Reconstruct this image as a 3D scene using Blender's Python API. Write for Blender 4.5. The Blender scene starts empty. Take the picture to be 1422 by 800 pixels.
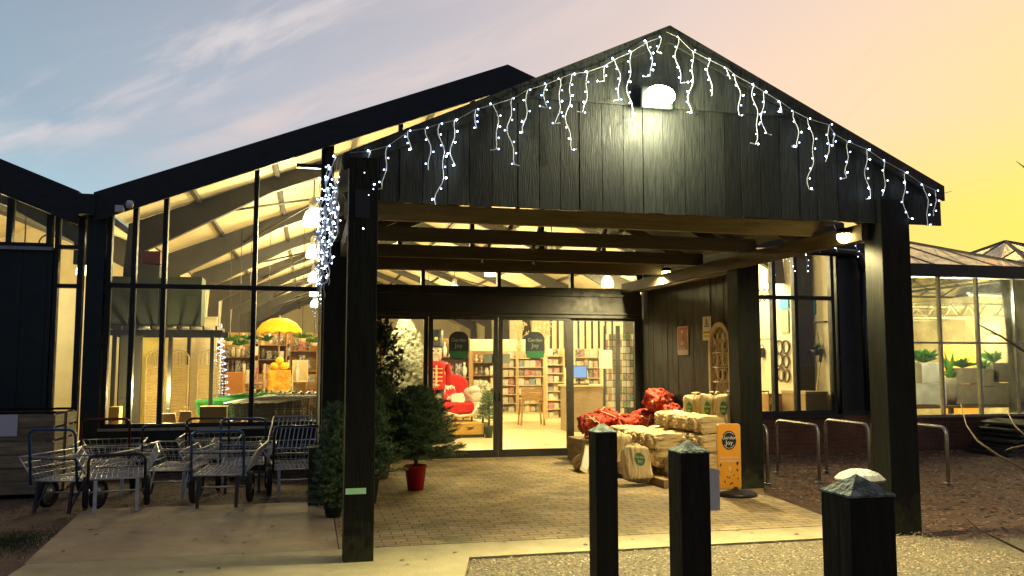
import bpy, math, random
from mathutils import Vector, Matrix, noise as mn
random.seed(7)
S = bpy.context.scene
COL = S.collection
PI = math.pi
# ------------------------------------------------------------------ camera
EYE = 1.55; FPX = 1180.0; PIT, YAW, ROL = .0876, .234, -.0007
_cy, _sy, _cp, _sp = math.cos(YAW), math.sin(YAW), math.cos(PIT), math.sin(PIT)
FW = Vector((_sy*_cp, _cy*_cp, _sp)); RT0 = Vector((_cy, -_sy, 0)); UP0 = RT0.cross(FW)
RT = math.cos(ROL)*RT0 + math.sin(ROL)*UP0; UP = -math.sin(ROL)*RT0 + math.cos(ROL)*UP0
def P(px, py, ax, v):
    """the point on the real plane x|y|z = v that the photo shows at px,py"""
    d = RT*((px-711)/FPX) - UP*((py-400)/FPX) + FW
    o = Vector((0, 0, EYE)); return o + d*((v-o[ax])/d[ax])
cam = bpy.data.cameras.new('camera'); co = bpy.data.objects.new('camera', cam); COL.objects.link(co)
cam.sensor_width = 36; cam.lens = 36*FPX/1422; cam.clip_end = 2000; cam.clip_start = .05
mw = Matrix((( RT.x, UP.x, -FW.x, 0), (RT.y, UP.y, -FW.y, 0), (RT.z, UP.z, -FW.z, EYE), (0, 0, 0, 1)))
co.matrix_world = mw; S.camera = co
# ------------------------------------------------------------------ materials
def lin(c):
    return tuple(((v/255)/12.92 if v/255 <= .04045 else ((v/255+.055)/1.055)**2.4) for v in c)
def new_mat(name):
    m = bpy.data.materials.new(name); m.use_nodes = True
    return m, m.node_tree.nodes, m.node_tree.links, m.node_tree.nodes['Principled BSDF']
def mat(name, c, rough=.6, metal=0., c2=None, sc=6., stretch=(1, 1, 1), bump=0., bsc=None, emit=None, es=0., spec=.5, detail=6., lo=.35, hi=.65, sheen=0, trans=0, rvar=0.):
    m, N, L, b = new_mat(name)
    b.inputs['Roughness'].default_value = rough; b.inputs['Metallic'].default_value = metal
    b.inputs['Specular IOR Level'].default_value = spec
    b.inputs['Base Color'].default_value = (*c, 1)
    if trans: b.inputs['Transmission Weight'].default_value = trans
    if c2 is not None or bump or rvar:
        tc = N.new('ShaderNodeTexCoord'); mp = N.new('ShaderNodeMapping'); mp.inputs['Scale'].default_value = stretch
        L.new(tc.outputs['Object'], mp.inputs['Vector'])
        if c2 is not None:
            n = N.new('ShaderNodeTexNoise'); n.inputs['Scale'].default_value = sc; n.inputs['Detail'].default_value = detail; n.inputs['Roughness'].default_value = .65
            L.new(mp.outputs[0], n.inputs['Vector'])
            r = N.new('ShaderNodeValToRGB'); r.color_ramp.elements[0].position = lo; r.color_ramp.elements[1].position = hi
            r.color_ramp.elements[0].color = (*c, 1); r.color_ramp.elements[1].color = (*c2, 1)
            L.new(n.outputs[0], r.inputs[0]); L.new(r.outputs[0], b.inputs['Base Color'])
        if rvar:
            n3 = N.new('ShaderNodeTexNoise'); n3.inputs['Scale'].default_value = sc*1.7; n3.inputs['Detail'].default_value = 5
            L.new(mp.outputs[0], n3.inputs['Vector'])
            mr = N.new('ShaderNodeMapRange'); mr.inputs[1].default_value = .3; mr.inputs[2].default_value = .7
            mr.inputs[3].default_value = max(0, rough-rvar); mr.inputs[4].default_value = min(1, rough+rvar)
            L.new(n3.outputs[0], mr.inputs[0]); L.new(mr.outputs[0], b.inputs['Roughness'])
        if bump:
            n2 = N.new('ShaderNodeTexNoise'); n2.inputs['Scale'].default_value = bsc or sc*3; n2.inputs['Detail'].default_value = 5
            L.new(mp.outputs[0], n2.inputs['Vector'])
            bp = N.new('ShaderNodeBump'); bp.inputs['Strength'].default_value = bump; bp.inputs['Distance'].default_value = .02
            L.new(n2.outputs[0], bp.inputs['Height']); L.new(bp.outputs[0], b.inputs['Normal'])
    if emit:
        b.inputs['Emission Color'].default_value = (*emit, 1); b.inputs['Emission Strength'].default_value = es
    return m
def island(m, amt=.5):
    N, L = m.node_tree.nodes, m.node_tree.links; b = N['Principled BSDF']; src = b.inputs['Base Color'].links[0].from_socket
    g = N.new('ShaderNodeNewGeometry'); mr = N.new('ShaderNodeMapRange'); mr.inputs[3].default_value = 1-amt; mr.inputs[4].default_value = 1+amt; L.new(g.outputs['Random Per Island'], mr.inputs[0])
    mx = N.new('ShaderNodeVectorMath'); mx.operation = 'SCALE'; L.new(src, mx.inputs[0]); L.new(mr.outputs[0], mx.inputs['Scale']); L.new(mx.outputs[0], b.inputs['Base Color']); return m
def emis(name, c, s):
    m, N, L, b = new_mat(name); N.remove(b)
    e = N.new('ShaderNodeEmission'); e.inputs[0].default_value = (*c, 1); e.inputs[1].default_value = s
    L.new(e.outputs[0], N['Material Output'].inputs[0]); return m
def glass(name, tint=(.93, .95, .9), refl=.05, rough=.0, dirt=0.03):
    m, N, L, b = new_mat(name); N.remove(b)
    t = N.new('ShaderNodeBsdfTransparent'); t.inputs[0].default_value = (*tint, 1)
    g = N.new('ShaderNodeBsdfGlossy'); g.inputs['Roughness'].default_value = rough
    fr = N.new('ShaderNodeFresnel'); fr.inputs[0].default_value = 1.45
    d = N.new('ShaderNodeBsdfDiffuse'); d.inputs[0].default_value = (.5, .5, .45, 1)
    mx = N.new('ShaderNodeMixShader'); L.new(fr.outputs[0], mx.inputs[0]); L.new(t.outputs[0], mx.inputs[1]); L.new(g.outputs[0], mx.inputs[2])
    tc = N.new('ShaderNodeTexCoord'); n = N.new('ShaderNodeTexNoise'); n.inputs['Scale'].default_value = 2.2; n.inputs['Detail'].default_value = 8
    L.new(tc.outputs['Object'], n.inputs['Vector'])
    mr = N.new('ShaderNodeMapRange'); mr.inputs[1].default_value = .4; mr.inputs[2].default_value = .8; mr.inputs[3].default_value = dirt*.3; mr.inputs[4].default_value = dirt*2.5
    L.new(n.outputs[0], mr.inputs[0])
    m2 = N.new('ShaderNodeMixShader'); L.new(mr.outputs[0], m2.inputs[0]); L.new(mx.outputs[0], m2.inputs[1]); L.new(d.outputs[0], m2.inputs[2])
    L.new(m2.outputs[0], N['Material Output'].inputs[0]); return m
MT = {}
MT['black_timber'] = mat('black_timber', (.008, .010, .009), .6, c2=(.029, .033, .028), sc=8, stretch=(6, 6, .5), bump=.3, bsc=22, rvar=.15, spec=.35, detail=9)
MT['post_timber'] = mat('post_timber', (.004, .005, .0045), .7, c2=(.009, .011, .009), sc=3, stretch=(6, 6, .7), bump=.3, bsc=8, spec=.22)
MT['dark_metal'] = mat('dark_metal', (.008, .015, .014), .45, c2=(.013, .023, .021), sc=5, rvar=.1)
MT['fascia'] = mat('fascia', (.010, .014, .017), .55, c2=(.018, .022, .025), sc=3, stretch=(1, 1, 3), rvar=.1)
MT['roof_sheet'] = mat('roof_sheet', (.03, .034, .036), .6, c2=(.05, .055, .055), sc=4)
MT['frame_metal'] = mat('frame_metal', (.008, .009, .008), .5, c2=(.018, .019, .017), sc=6, rvar=.1)
MT['grey_steel'] = mat('grey_steel', (.032, .030, .026), .6, c2=(.045, .042, .036), sc=2)
MT['truss_paint'] = mat('truss_paint', (.4, .38, .3), .6)
MT['galv'] = mat('galv', (.42, .42, .4), .38, .9, c2=(.3, .3, .28), sc=14)
MT['galv_wire'] = mat('galv_wire', (.62, .62, .6), .4, .35, c2=(.42, .42, .4), sc=10)
MT['liner'] = mat('liner', (.74, .66, .48), .8, c2=(.60, .51, .34), sc=.9, stretch=(1, 1.6, 1), bump=.25, bsc=2.5)
MT['cream_wall'] = mat('cream_wall', (.72, .66, .48), .8, c2=(.62, .55, .38), sc=1.2)
MT['shop_floor'] = mat('shop_floor', (.78, .66, .42), .35, c2=(.66, .55, .34), sc=1.1, rvar=.08)
MT['glass'] = glass('window_glass')
MT['ghglass'] = glass('greenhouse_glass', (.85, .86, .74), dirt=.12)
MT['roofglass'] = glass('roof_glass', (.72, .66, .5), dirt=.2)
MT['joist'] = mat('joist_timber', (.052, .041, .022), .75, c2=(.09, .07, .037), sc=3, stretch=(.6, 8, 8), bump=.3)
MT['joist_lit'] = mat('joist_floodlit', (.17, .135, .07), .75, c2=(.28, .22, .12), sc=3, stretch=(.6, 8, 8), bump=.3)  # same joist timber, floodlight on the front joist put into its colour
MT['sidejoist'] = mat('side_joist_timber', (.06, .044, .022), .75, c2=(.10, .075, .04), sc=3, stretch=(8, .6, 8), bump=.3)
MT['wall_boards'] = mat('wall_boards', (.007, .006, .004), .65, c2=(.016, .013, .0085), sc=3, stretch=(9, 9, .7), bump=.4, bsc=9, rvar=.12)
MT['crate_wood'] = mat('crate_wood', (.20, .15, .085), .85, c2=(.38, .29, .17), sc=3, stretch=(1, 1, 7), bump=.5)
MT['white'] = mat('white_paint', (.75, .75, .72), .5)
MT['dome_grey'] = mat('dome_grey', (.30, .30, .29), .5, c2=(.22, .22, .2), sc=14)
MT['paper'] = mat('paper', (.72, .72, .78), .7)
MT['rubber'] = mat('rubber', (.02, .02, .02), .8)
MT['blue_tube'] = mat('blue_tube', (.02, .12, .30), .35, .1, c2=(.012, .07, .18), sc=12)
MT['red_tube'] = mat('red_tube', (.19, .014, .016), .4, .2, c2=(.1, .01, .01), sc=12)
MT['dark_tube'] = mat('dark_tube', (.03, .03, .035), .45, .3, c2=(.06, .045, .035), sc=12)
MT['green_plastic'] = mat('green_plastic', (.03, .25, .05), .4)
MT['cone_red'] = mat('pot_red', (.45, .008, .012), .42)
MT['pot_green'] = mat('pot_green', (.01, .03, .02), .5)
MT['pot_brown'] = mat('pot_brown', (.2, .16, .09), .8)
MT['soil'] = mat('pot_soil', (.02, .014, .008), .95)
MT['bark'] = mat('bark', (.06, .04, .022), .9, c2=(.1, .07, .04), sc=20, bump=.5)
MT['twig'] = mat('twig', (.13, .085, .055), .8, c2=(.22, .16, .1), sc=20)
MT['mortar_cap'] = mat('mossy_cap', (.03, .05, .04), .8, c2=(.24, .30, .22), sc=22, stretch=(1, 1, 1), bump=.8, bsc=40, lo=.4, hi=.62)
MT['wicker'] = mat('wicker', (.52, .38, .16), .8, c2=(.34, .23, .09), sc=40)
MT['board_green'] = mat('board_green', (.07, .085, .05), .8, c2=(.055, .065, .038), sc=2)
MT['board_grey'] = mat('board_grey', (.05, .055, .045), .8)
MT['maroon'] = mat('maroon', (.14, .03, .025), .7)
MT['carton'] = mat('carton', (.36, .24, .11), .85, c2=(.3, .2, .09), sc=4)
MT['kraft'] = mat('kraft', (.42, .29, .14), .85)
MT['oak'] = mat('oak', (.42, .25, .09), .6, c2=(.3, .17, .06), sc=4, stretch=(1, 1, 6))
MT['walnut'] = mat('walnut', (.10, .05, .022), .5, c2=(.06, .03, .012), sc=4)
MT['yellow'] = mat('yellow_cloth', (.85, .55, .02), .7)
MT['yellowprint'] = mat('yellow_print', (.8, .55, .03), .6, c2=(.55, .15, .02), sc=7)
MT['black_pl'] = mat('black_plastic', (.012, .012, .012), .4)
MT['red_cloth'] = mat('red_cloth', (.62, .012, .01), .75, c2=(.5, .008, .008), sc=9, bump=.3)
MT['white_fur'] = mat('white_fur', (.78, .74, .66), .95, c2=(.6, .55, .45), sc=30, bump=.8, bsc=60)
MT['rug'] = mat('rug', (.6, .36, .07), .9, c2=(.5, .28, .05), sc=8)
MT['desk'] = mat('desk_laminate', (.36, .27, .17), .5, c2=(.3, .22, .13), sc=3, stretch=(1, 1, 5))
MT['screen'] = emis('screen_glow', lin((150, 185, 235)), 1.0)
MT['signgreen'] = mat('sign_green', (.015, .16, .05), .5)
MT['signteal'] = mat('sign_teal', (.01, .022, .03), .5)
MT['frost'] = mat('frost_label', (.30, .34, .28), .6)
MT['amber'] = mat('amber_board', (.80, .36, .02), .55, c2=(.74, .32, .02), sc=3)
MT['navy'] = mat('navy', (.008, .012, .03), .5)
MT['plaque'] = mat('plaque_red', (.30, .06, .02), .6, c2=(.36, .08, .03), sc=15)
MT['pinkwhite'] = mat('plaque_edge', (.6, .45, .4), .6)
MT['signyellow'] = mat('sign_yellow', (.75, .62, .04), .5)
MT['cream_paint'] = mat('cream_paint', (.76, .61, .36), .6, c2=(.64, .5, .28), sc=18)
MT['leaf'] = mat('planter_leaf', (.07, .22, .03), .5)
MT['planter'] = mat('planter_grey', (.5, .5, .48), .85, c2=(.4, .4, .38), sc=5)
MT['planter_b'] = mat('planter_brown', (.26, .23, .18), .85, c2=(.2, .175, .14), sc=5)
MT['orange_wall'] = mat('orange_board', (.75, .36, .05), .7)
MT['blue'] = mat('blue_sign', (.04, .28, .55), .5)
MT['sheet'] = mat('dark_sheet', (.02, .022, .026), .55, c2=(.05, .048, .045), sc=5, stretch=(1, 1, 8), rvar=.15)
MT['reflector'] = mat('reflector_green', (.5, .95, .55), .3, emit=lin((150, 255, 170)), es=.0)
MT['wire_grey'] = mat('wire_grey', (.4, .4, .39), .5); MT['wire_white'] = mat('wire_white', (.8, .8, .8), .4)
MT['bulb'] = emis('led_bulb', lin((205, 225, 255)), 32)
MT['warm_glass'] = emis('pendant_glow', (1, .86, .55), 5.5)
MT['flood_glow'] = emis('flood_glow', (1, .97, .62), 40)
MT['bulk_glow'] = emis('bulkhead_glow', (1, .80, .30), 26)
MT['tube_glow'] = emis('tube_glow', (1, .93, .6), 3.4)
MT['shade_metal'] = mat('shade_metal', (.5, .5, .5), .4, .5)
MT['red_net'] = mat('red_net', (.62, .05, .014), .6, c2=(.16, .012, .006), sc=34, bump=.6, bsc=60, lo=.4, hi=.6)
MT['log_end'] = mat('log_end', (.5, .34, .17), .85, c2=(.34, .2, .09), sc=10)
MT['chrome'] = mat('door_track', (.25, .24, .2), .25, .8)
# kindling bag
def kindling():
    m, N, L, b = new_mat('kindling_net'); b.inputs['Roughness'].default_value = .8
    tc = N.new('ShaderNodeTexCoord'); mp = N.new('ShaderNodeMapping'); mp.inputs['Scale'].default_value = (22, 22, 1.6)
    L.new(tc.outputs['Object'], mp.inputs[0])
    n = N.new('ShaderNodeTexNoise'); n.inputs['Scale'].default_value = 1.6; n.inputs['Detail'].default_value = 3; L.new(mp.outputs[0], n.inputs[0])
    r = N.new('ShaderNodeValToRGB'); e = r.color_ramp.elements
    e[0].position = .34; e[0].color = (.26, .16, .06, 1); e[1].position = .62; e[1].color = (.78, .64, .36, 1)
    k = r.color_ramp.elements.new(.45); k.color = (.62, .48, .25, 1)
    L.new(n.outputs[0], r.inputs[0]); L.new(r.outputs[0], b.inputs['Base Color'])
    bp = N.new('ShaderNodeBump'); bp.inputs['Strength'].default_value = .8; bp.inputs['Distance'].default_value = .02
    L.new(n.outputs[0], bp.inputs['Height']); L.new(bp.outputs[0], b.inputs['Normal'])
    return m
MT['kindling'] = kindling()
# planks: boards with one tone each + grain
def brick_mat(name, c1, c2, mortar, bw, bh, ms, axes='xy', rough=.85, bump=.6, moss=None, offset=.5):
    m, N, L, b = new_mat(name); b.inputs['Roughness'].default_value = rough
    tc = N.new('ShaderNodeTexCoord'); sp = N.new('ShaderNodeSeparateXYZ'); cb = N.new('ShaderNodeCombineXYZ')
    L.new(tc.outputs['Object'], sp.inputs[0])
    L.new(sp.outputs['XYZ'.index(axes[0].upper())], cb.inputs[0]); L.new(sp.outputs['XYZ'.index(axes[1].upper())], cb.inputs[1])
    wn = N.new('ShaderNodeTexNoise'); wn.inputs['Scale'].default_value = 3; wn.inputs['Detail'].default_value = 3; L.new(tc.outputs['Object'], wn.inputs[0])
    ws = N.new('ShaderNodeVectorMath'); ws.operation = 'SCALE'; ws.inputs['Scale'].default_value = .02; L.new(wn.outputs['Color'], ws.inputs[0])
    wa = N.new('ShaderNodeVectorMath'); L.new(cb.outputs[0], wa.inputs[0]); L.new(ws.outputs[0], wa.inputs[1])
    bt = N.new('ShaderNodeTexBrick'); bt.inputs['Scale'].default_value = 1; bt.inputs['Brick Width'].default_value = bw; bt.inputs['Row Height'].default_value = bh
    bt.inputs['Mortar Size'].default_value = ms; bt.inputs['Mortar Smooth'].default_value = .3; bt.inputs['Bias'].default_value = 0; bt.offset = offset
    bt.inputs['Color1'].default_value = (*c1, 1); bt.inputs['Color2'].default_value = (*c2, 1); bt.inputs['Mortar'].default_value = (*mortar, 1)
    L.new(wa.outputs[0], bt.inputs['Vector'])
    n = N.new('ShaderNodeTexNoise'); n.inputs['Scale'].default_value = 1.3; n.inputs['Detail'].default_value = 9; n.inputs['Roughness'].default_value = .7; L.new(tc.outputs['Object'], n.inputs[0])
    r = N.new('ShaderNodeValToRGB'); r.color_ramp.elements[0].position = .34; r.color_ramp.elements[0].color = (.42, .40, .34, 1); r.color_ramp.elements[1].position = .66; r.color_ramp.elements[1].color = (1.15, 1.1, 1, 1)
    L.new(n.outputs[0], r.inputs[0])
    mx = N.new('ShaderNodeMix'); mx.data_type = 'RGBA'; mx.blend_type = 'MULTIPLY'; mx.inputs[0].default_value = 1
    L.new(bt.outputs[0], mx.inputs[6]); L.new(r.outputs[0], mx.inputs[7])
    out = mx.outputs[2]
    if moss:
        n2 = N.new('ShaderNodeTexNoise'); n2.inputs['Scale'].default_value = 1.9; n2.inputs['Detail'].default_value = 7; L.new(tc.outputs['Object'], n2.inputs[0])
        m3 = N.new('ShaderNodeMapRange'); m3.inputs[1].default_value = .56; m3.inputs[2].default_value = .72; m3.inputs[4].default_value = .8; L.new(n2.outputs[0], m3.inputs[0])
        mx2 = N.new('ShaderNodeMix'); mx2.data_type = 'RGBA'; L.new(m3.outputs[0], mx2.inputs[0]); L.new(out, mx2.inputs[6]); mx2.inputs[7].default_value = (*moss, 1); out = mx2.outputs[2]
    L.new(out, b.inputs['Base Color'])
    n3 = N.new('ShaderNodeTexNoise'); n3.inputs['Scale'].default_value = 60; n3.inputs['Detail'].default_value = 4; L.new(tc.outputs['Object'], n3.inputs[0])
    sb = N.new('ShaderNodeMath'); sb.operation = 'MULTIPLY_ADD'; sb.inputs[1].default_value = -1.4; L.new(bt.outputs['Fac'], sb.inputs[0]); L.new(n3.outputs[0], sb.inputs[2])
    bp = N.new('ShaderNodeBump'); bp.inputs['Strength'].default_value = bump; bp.inputs['Distance'].default_value = .01
    L.new(sb.outputs[0], bp.inputs['Height']); L.new(bp.outputs[0], b.inputs['Normal'])
    return m
MT['paving'] = brick_mat('paving_blocks', (.46, .36, .21), (.35, .27, .155), (.09, .068, .04), .22, .11, .006, 'xy', moss=(.12, .12, .05))
MT['brick'] = brick_mat('red_brick', (.21, .085, .052), (.15, .06, .04), (.16, .125, .095), .225, .075, .008, 'xz')
MT['concrete'] = mat('concrete_slab', (.27, .195, .11), .85, c2=(.42, .315, .185), sc=1.6, detail=10, bump=.25, bsc=60)
MT['edging'] = mat('concrete_edging', (.40, .33, .19), .85, c2=(.29, .25, .13), sc=3.5, detail=9, bump=.3, bsc=50)
MT['gravel'] = mat('gravel', (.06, .048, .026), .95, c2=(.25, .20, .12), sc=38, detail=8, bump=1, bsc=60)
MT['earth'] = mat('bare_earth', (.075, .046, .028), .95, c2=(.17, .105, .062), sc=5, detail=12, bump=1, bsc=30)
MT['stone'] = mat('stone_chip', (.42, .34, .22), .8, c2=(.22, .17, .1), sc=2.5)
MT['stone_dark'] = mat('stone_chip_dark', (.14, .10, .06), .85, c2=(.3, .23, .15), sc=2.5)
MT['woodchip'] = mat('wood_chip', (.14, .065, .035), .85, c2=(.32, .19, .115), sc=3)
MT['grass'] = mat('grass_green', (.03, .07, .015), .8)
MT['needle'] = mat('fir_needle', (.03, .08, .026), .55, c2=(.08, .16, .05), sc=6)
MT['bayleaf'] = mat('bay_leaf', (.02, .05, .018), .4, c2=(.06, .11, .04), sc=6)
MT['flock'] = mat('flocked_needle', (.85, .82, .68), .7, c2=(.6, .6, .42), sc=9)
def print_mat(n, c):
    m = mat('product_%s' % n, c, .5, c2=tuple(min(1, .4*v+.34) for v in c), sc=4.5, lo=.44, hi=.5, detail=2)
    N, L = m.node_tree.nodes, m.node_tree.links; mp = [k for k in N if k.type == 'MAPPING'][0]; oi = N.new('ShaderNodeObjectInfo'); ml = N.new('ShaderNodeMath'); ml.operation = 'MULTIPLY'; ml.inputs[1].default_value = 37; L.new(oi.outputs['Random'], ml.inputs[0])
    cb = N.new('ShaderNodeCombineXYZ'); [L.new(ml.outputs[0], cb.inputs[i]) for i in range(3)]; L.new(cb.outputs[0], mp.inputs['Location']); return m
PAL = [print_mat(n, c) for n, c in dict(cream=(.78, .68, .46), red=(.45, .04, .03), green=(.08, .2, .08), blue=(.08, .16, .3), tan=(.4, .25, .12), white=(.8, .76, .66), dark=(.06, .045, .035), gold=(.6, .38, .08), pink=(.55, .25, .22)).items()]
for k_, a_ in (('woodchip', .8), ('stone', .6), ('stone_dark', .6), ('black_timber', .55), ('wall_boards', .4), ('crate_wood', .3)): island(MT[k_], a_)
# ------------------------------------------------------------------ mesh builder
class MB:
    def __init__(s): s.v = []; s.f = []; s.sm = []
    def add(s, vs, fs, smooth=False):
        o = len(s.v); s.v += [tuple(v) for v in vs]
        for f in fs: s.f.append(tuple(i+o for i in f)); s.sm.append(smooth)
        return s
    def box(s, x0, x1, y0, y1, z0, z1, M=None):
        vs = [Vector((x, y, z)) for x in (x0, x1) for y in (y0, y1) for z in (z0, z1)]
        if M: vs = [M @ v for v in vs]
        return s.add(vs, [(0, 1, 3, 2), (4, 6, 7, 5), (0, 4, 5, 1), (2, 3, 7, 6), (0, 2, 6, 4), (1, 5, 7, 3)])
    def bar(s, p, q, w, h, up=(0, 0, 1)):
        p, q = Vector(p), Vector(q); d = (q-p).normalized(); u = Vector(up)
        r = d.cross(u)
        if r.length < 1e-4: r = d.cross(Vector((0, 1, 0)))
        r.normalize(); u = r.cross(d).normalized()
        vs = [b + r*sx*w/2 + u*sz*h/2 for b in (p, q) for sx, sz in ((-1, -1), (1, -1), (1, 1), (-1, 1))]
        return s.add(vs, [(3, 2, 1, 0), (4, 5, 6, 7), (0, 1, 5, 4), (1, 2, 6, 5), (2, 3, 7, 6), (3, 0, 4, 7)])
    def prism(s, poly, ax, a, b):
        """poly of 2d points in the other two axes, extruded along ax from a to b"""
        def mk(p, t): l = list(p); l.insert(ax, t); return l
        n = len(poly); vs = [mk(p, a) for p in poly] + [mk(p, b) for p in poly]
        fs = [tuple(range(n)), tuple(range(2*n-1, n-1, -1))] + [(i, i+n, (i+1) % n+n, (i+1) % n) for i in range(n)]
        return s.add(vs, fs)
    def tube(s, pts, r, n=6, cap=True, smooth=True):
        pts = [Vector(p) for p in pts]; rr = r if isinstance(r, (list, tuple)) else [r]*len(pts)
        o = []; prev = None
        for i, p in enumerate(pts):
            d = (pts[min(i+1, len(pts)-1)] - pts[max(i-1, 0)])
            if d.length < 1e-7: d = Vector((0, 0, 1))
            d.normalize()
            if prev is None:
                a = Vector((0, 0, 1)) if abs(d.z) < .9 else Vector((1, 0, 0)); u = d.cross(a).normalized()
            else: u = (prev - d*prev.dot(d)); u = u.normalized() if u.length > 1e-5 else d.orthogonal().normalized()
            prev = u; w = d.cross(u)
            o += [p + (u*math.cos(2*PI*k/n) + w*math.sin(2*PI*k/n))*rr[i] for k in range(n)]
        fs = [(i*n+k, i*n+(k+1) % n, (i+1)*n+(k+1) % n, (i+1)*n+k) for i in range(len(pts)-1) for k in range(n)]
        if cap: fs += [tuple(range(n-1, -1, -1)), tuple((len(pts)-1)*n+k for k in range(n))]
        return s.add(o, fs, smooth)
    def lathe(s, prof, c=(0, 0, 0), n=20, M=None, smooth=True):
        c = Vector(c); vs = []
        for r, z in prof: vs += [c + Vector((r*math.cos(2*PI*k/n), r*math.sin(2*PI*k/n), z)) for k in range(n)]
        if M: vs = [M @ v for v in vs]
        fs = [(i*n+k, i*n+(k+1) % n, (i+1)*n+(k+1) % n, (i+1)*n+k) for i in range(len(prof)-1) for k in range(n)]
        if prof[0][0] > 1e-4: fs.append(tuple(range(n-1, -1, -1)))
        if prof[-1][0] > 1e-4: fs.append(tuple((len(prof)-1)*n+k for k in range(n)))
        return s.add(vs, fs, smooth)
    def ball(s, c, r, n=8, sc=(1, 1, 1)):
        pr = [(max(r*math.sin(PI*i/n), 1e-5), -r*math.cos(PI*i/n)) for i in range(n+1)]
        c = Vector(c); b = MB().lathe(pr, (0, 0, 0), n+2)
        return s.add([c + Vector((v[0]*sc[0], v[1]*sc[1], v[2]*sc[2])) for v in b.v], b.f, True)
    def build(s, name, m, parent=None, world=False, bevel=0.):
        me = bpy.data.meshes.new(name)
        off = parent_world(parent) if (parent and world) else Vector((0, 0, 0))
        me.from_pydata([tuple(Vector(v)-off) for v in s.v], [], s.f)
        me.polygons.foreach_set('use_smooth', s.sm)
        me.materials.append(MT[m] if isinstance(m, str) else m); me.update()
        o = bpy.data.objects.new(name, me); COL.objects.link(o)
        if parent: o.parent = parent
        if bevel:
            bv = o.modifiers.new('bevel', 'BEVEL'); bv.width = bevel; bv.segments = 2; bv.limit_method = 'ANGLE'
        return o
def parent_world(p):
    v = Vector((0, 0, 0))
    while p: v += p.location; p = p.parent
    return v
def tag(o, label, cat, group=None, kind=None):
    if label: o['label'] = label
    if cat: o['category'] = cat
    if group: o['group'] = group
    if kind: o['kind'] = kind
    return o
def thing(name, label, cat, loc=(0, 0, 0), rz=0, group=None):
    o = bpy.data.objects.new(name, None); COL.objects.link(o); o.location = loc; o.rotation_euler = (0, 0, rz); o.empty_display_size = .1
    return tag(o, label, cat, group)
def struct(name, mb, m):
    o = mb.build(name, m); o['kind'] = 'structure'; return o
KIDS = {}
def copy_tree(o, loc=None, rz=None, label=None, parent=None):
    c = o.copy(); COL.objects.link(c); c.parent = parent
    if loc is not None: c.location = loc
    if rz is not None: c.rotation_euler = (0, 0, rz)
    if label: c['label'] = label
    for ch in [k for k in bpy.data.objects if k.parent == o]: copy_tree(ch, parent=c)
    return c
def text_mesh(s, size, name, m, parent, loc, rot, extr=.001, align='CENTER'):
    cu = bpy.data.curves.new('t', 'FONT'); cu.body = s; cu.size = size; cu.extrude = extr; cu.align_x = align; cu.align_y = 'CENTER'; cu.resolution_u = 2
    t = bpy.data.objects.new('t', cu); COL.objects.link(t); bpy.context.view_layer.update()
    me = bpy.data.meshes.new_from_object(t.evaluated_get(bpy.context.evaluated_depsgraph_get()))
    bpy.data.objects.remove(t); bpy.data.curves.remove(cu)
    me.materials.clear(); me.materials.append(MT[m]); o = bpy.data.objects.new(name, me); COL.objects.link(o); o.parent = parent
    o.location = loc; o.rotation_euler = rot; return o
def lamp(name, kind, loc, energy, color, parent=None, radius=.1, rot=None, **k):
    l = bpy.data.lights.new(name, kind); l.energy = energy; l.color = color
    if kind in ('POINT', 'SPOT'): l.shadow_soft_size = radius
    for a, b in k.items(): setattr(l, a, b)
    o = bpy.data.objects.new(name, l); COL.objects.link(o)
    o.location = Vector(loc) - (parent_world(parent) if parent else Vector((0, 0, 0)))
    if rot: o.rotation_euler = rot
    if parent: o.parent = parent
    return o
# ------------------------------------------------------------------ world
w = bpy.data.worlds.new('World'); S.world = w; w.use_nodes = True
N, L = w.node_tree.nodes, w.node_tree.links; N.clear()
def nd(t, **k):
    n = N.new(t)
    for a, b in k.items(): setattr(n, a, b)
    return n
def mth(op, a, b=None, c=None):
    n = nd('ShaderNodeMath', operation=op)
    for i, x in enumerate((a, b, c)):
        if x is None: continue
        if isinstance(x, (int, float)): n.inputs[i].default_value = x
        else: L.new(x, n.inputs[i])
    return n.outputs[0]
tc = nd('ShaderNodeTexCoord'); sx = nd('ShaderNodeSeparateXYZ'); L.new(tc.outputs['Generated'], sx.inputs[0])
az = mth('MULTIPLY', mth('ARCTAN2', sx.outputs[0], sx.outputs[1]), 180/PI)
el = mth('MULTIPLY', mth('ARCSINE', sx.outputs[2]), 180/PI)
azn = mth('MULTIPLY_ADD', az, 1/360, .5)
def ramp(stops, fac):
    r = nd('ShaderNodeValToRGB'); e = r.color_ramp.elements
    for i, (p, c) in enumerate(stops):
        k = e[i] if i < 2 else e.new(p)
        k.position = p; k.color = (*lin(c), 1)
    L.new(fac, r.inputs[0]); return r.outputs[0]
A = lambda d: d/360+.5
low = ramp([(0, (70, 85, 105)), (1, (75, 90, 110)), (A(-90), (90, 120, 140)), (A(-20), (156, 192, 206)), (A(-6), (172, 190, 200)), (A(8), (202, 192, 186)), (A(22), (240, 204, 160)), (A(33), (252, 214, 122)), (A(45), (255, 224, 104)), (A(75), (240, 180, 110)), (A(120), (120, 110, 120))], azn)
mid = ramp([(0, (60, 75, 100)), (1, (62, 78, 102)), (A(-90), (80, 100, 125)), (A(-20), (142, 164, 180)), (A(-4), (170, 176, 188)), (A(12), (202, 192, 192)), (A(26), (234, 204, 184)), (A(36), (245, 210, 172)), (A(48), (251, 214, 146)), (A(80), (190, 160, 140)), (A(130), (95, 95, 115))], azn)
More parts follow.
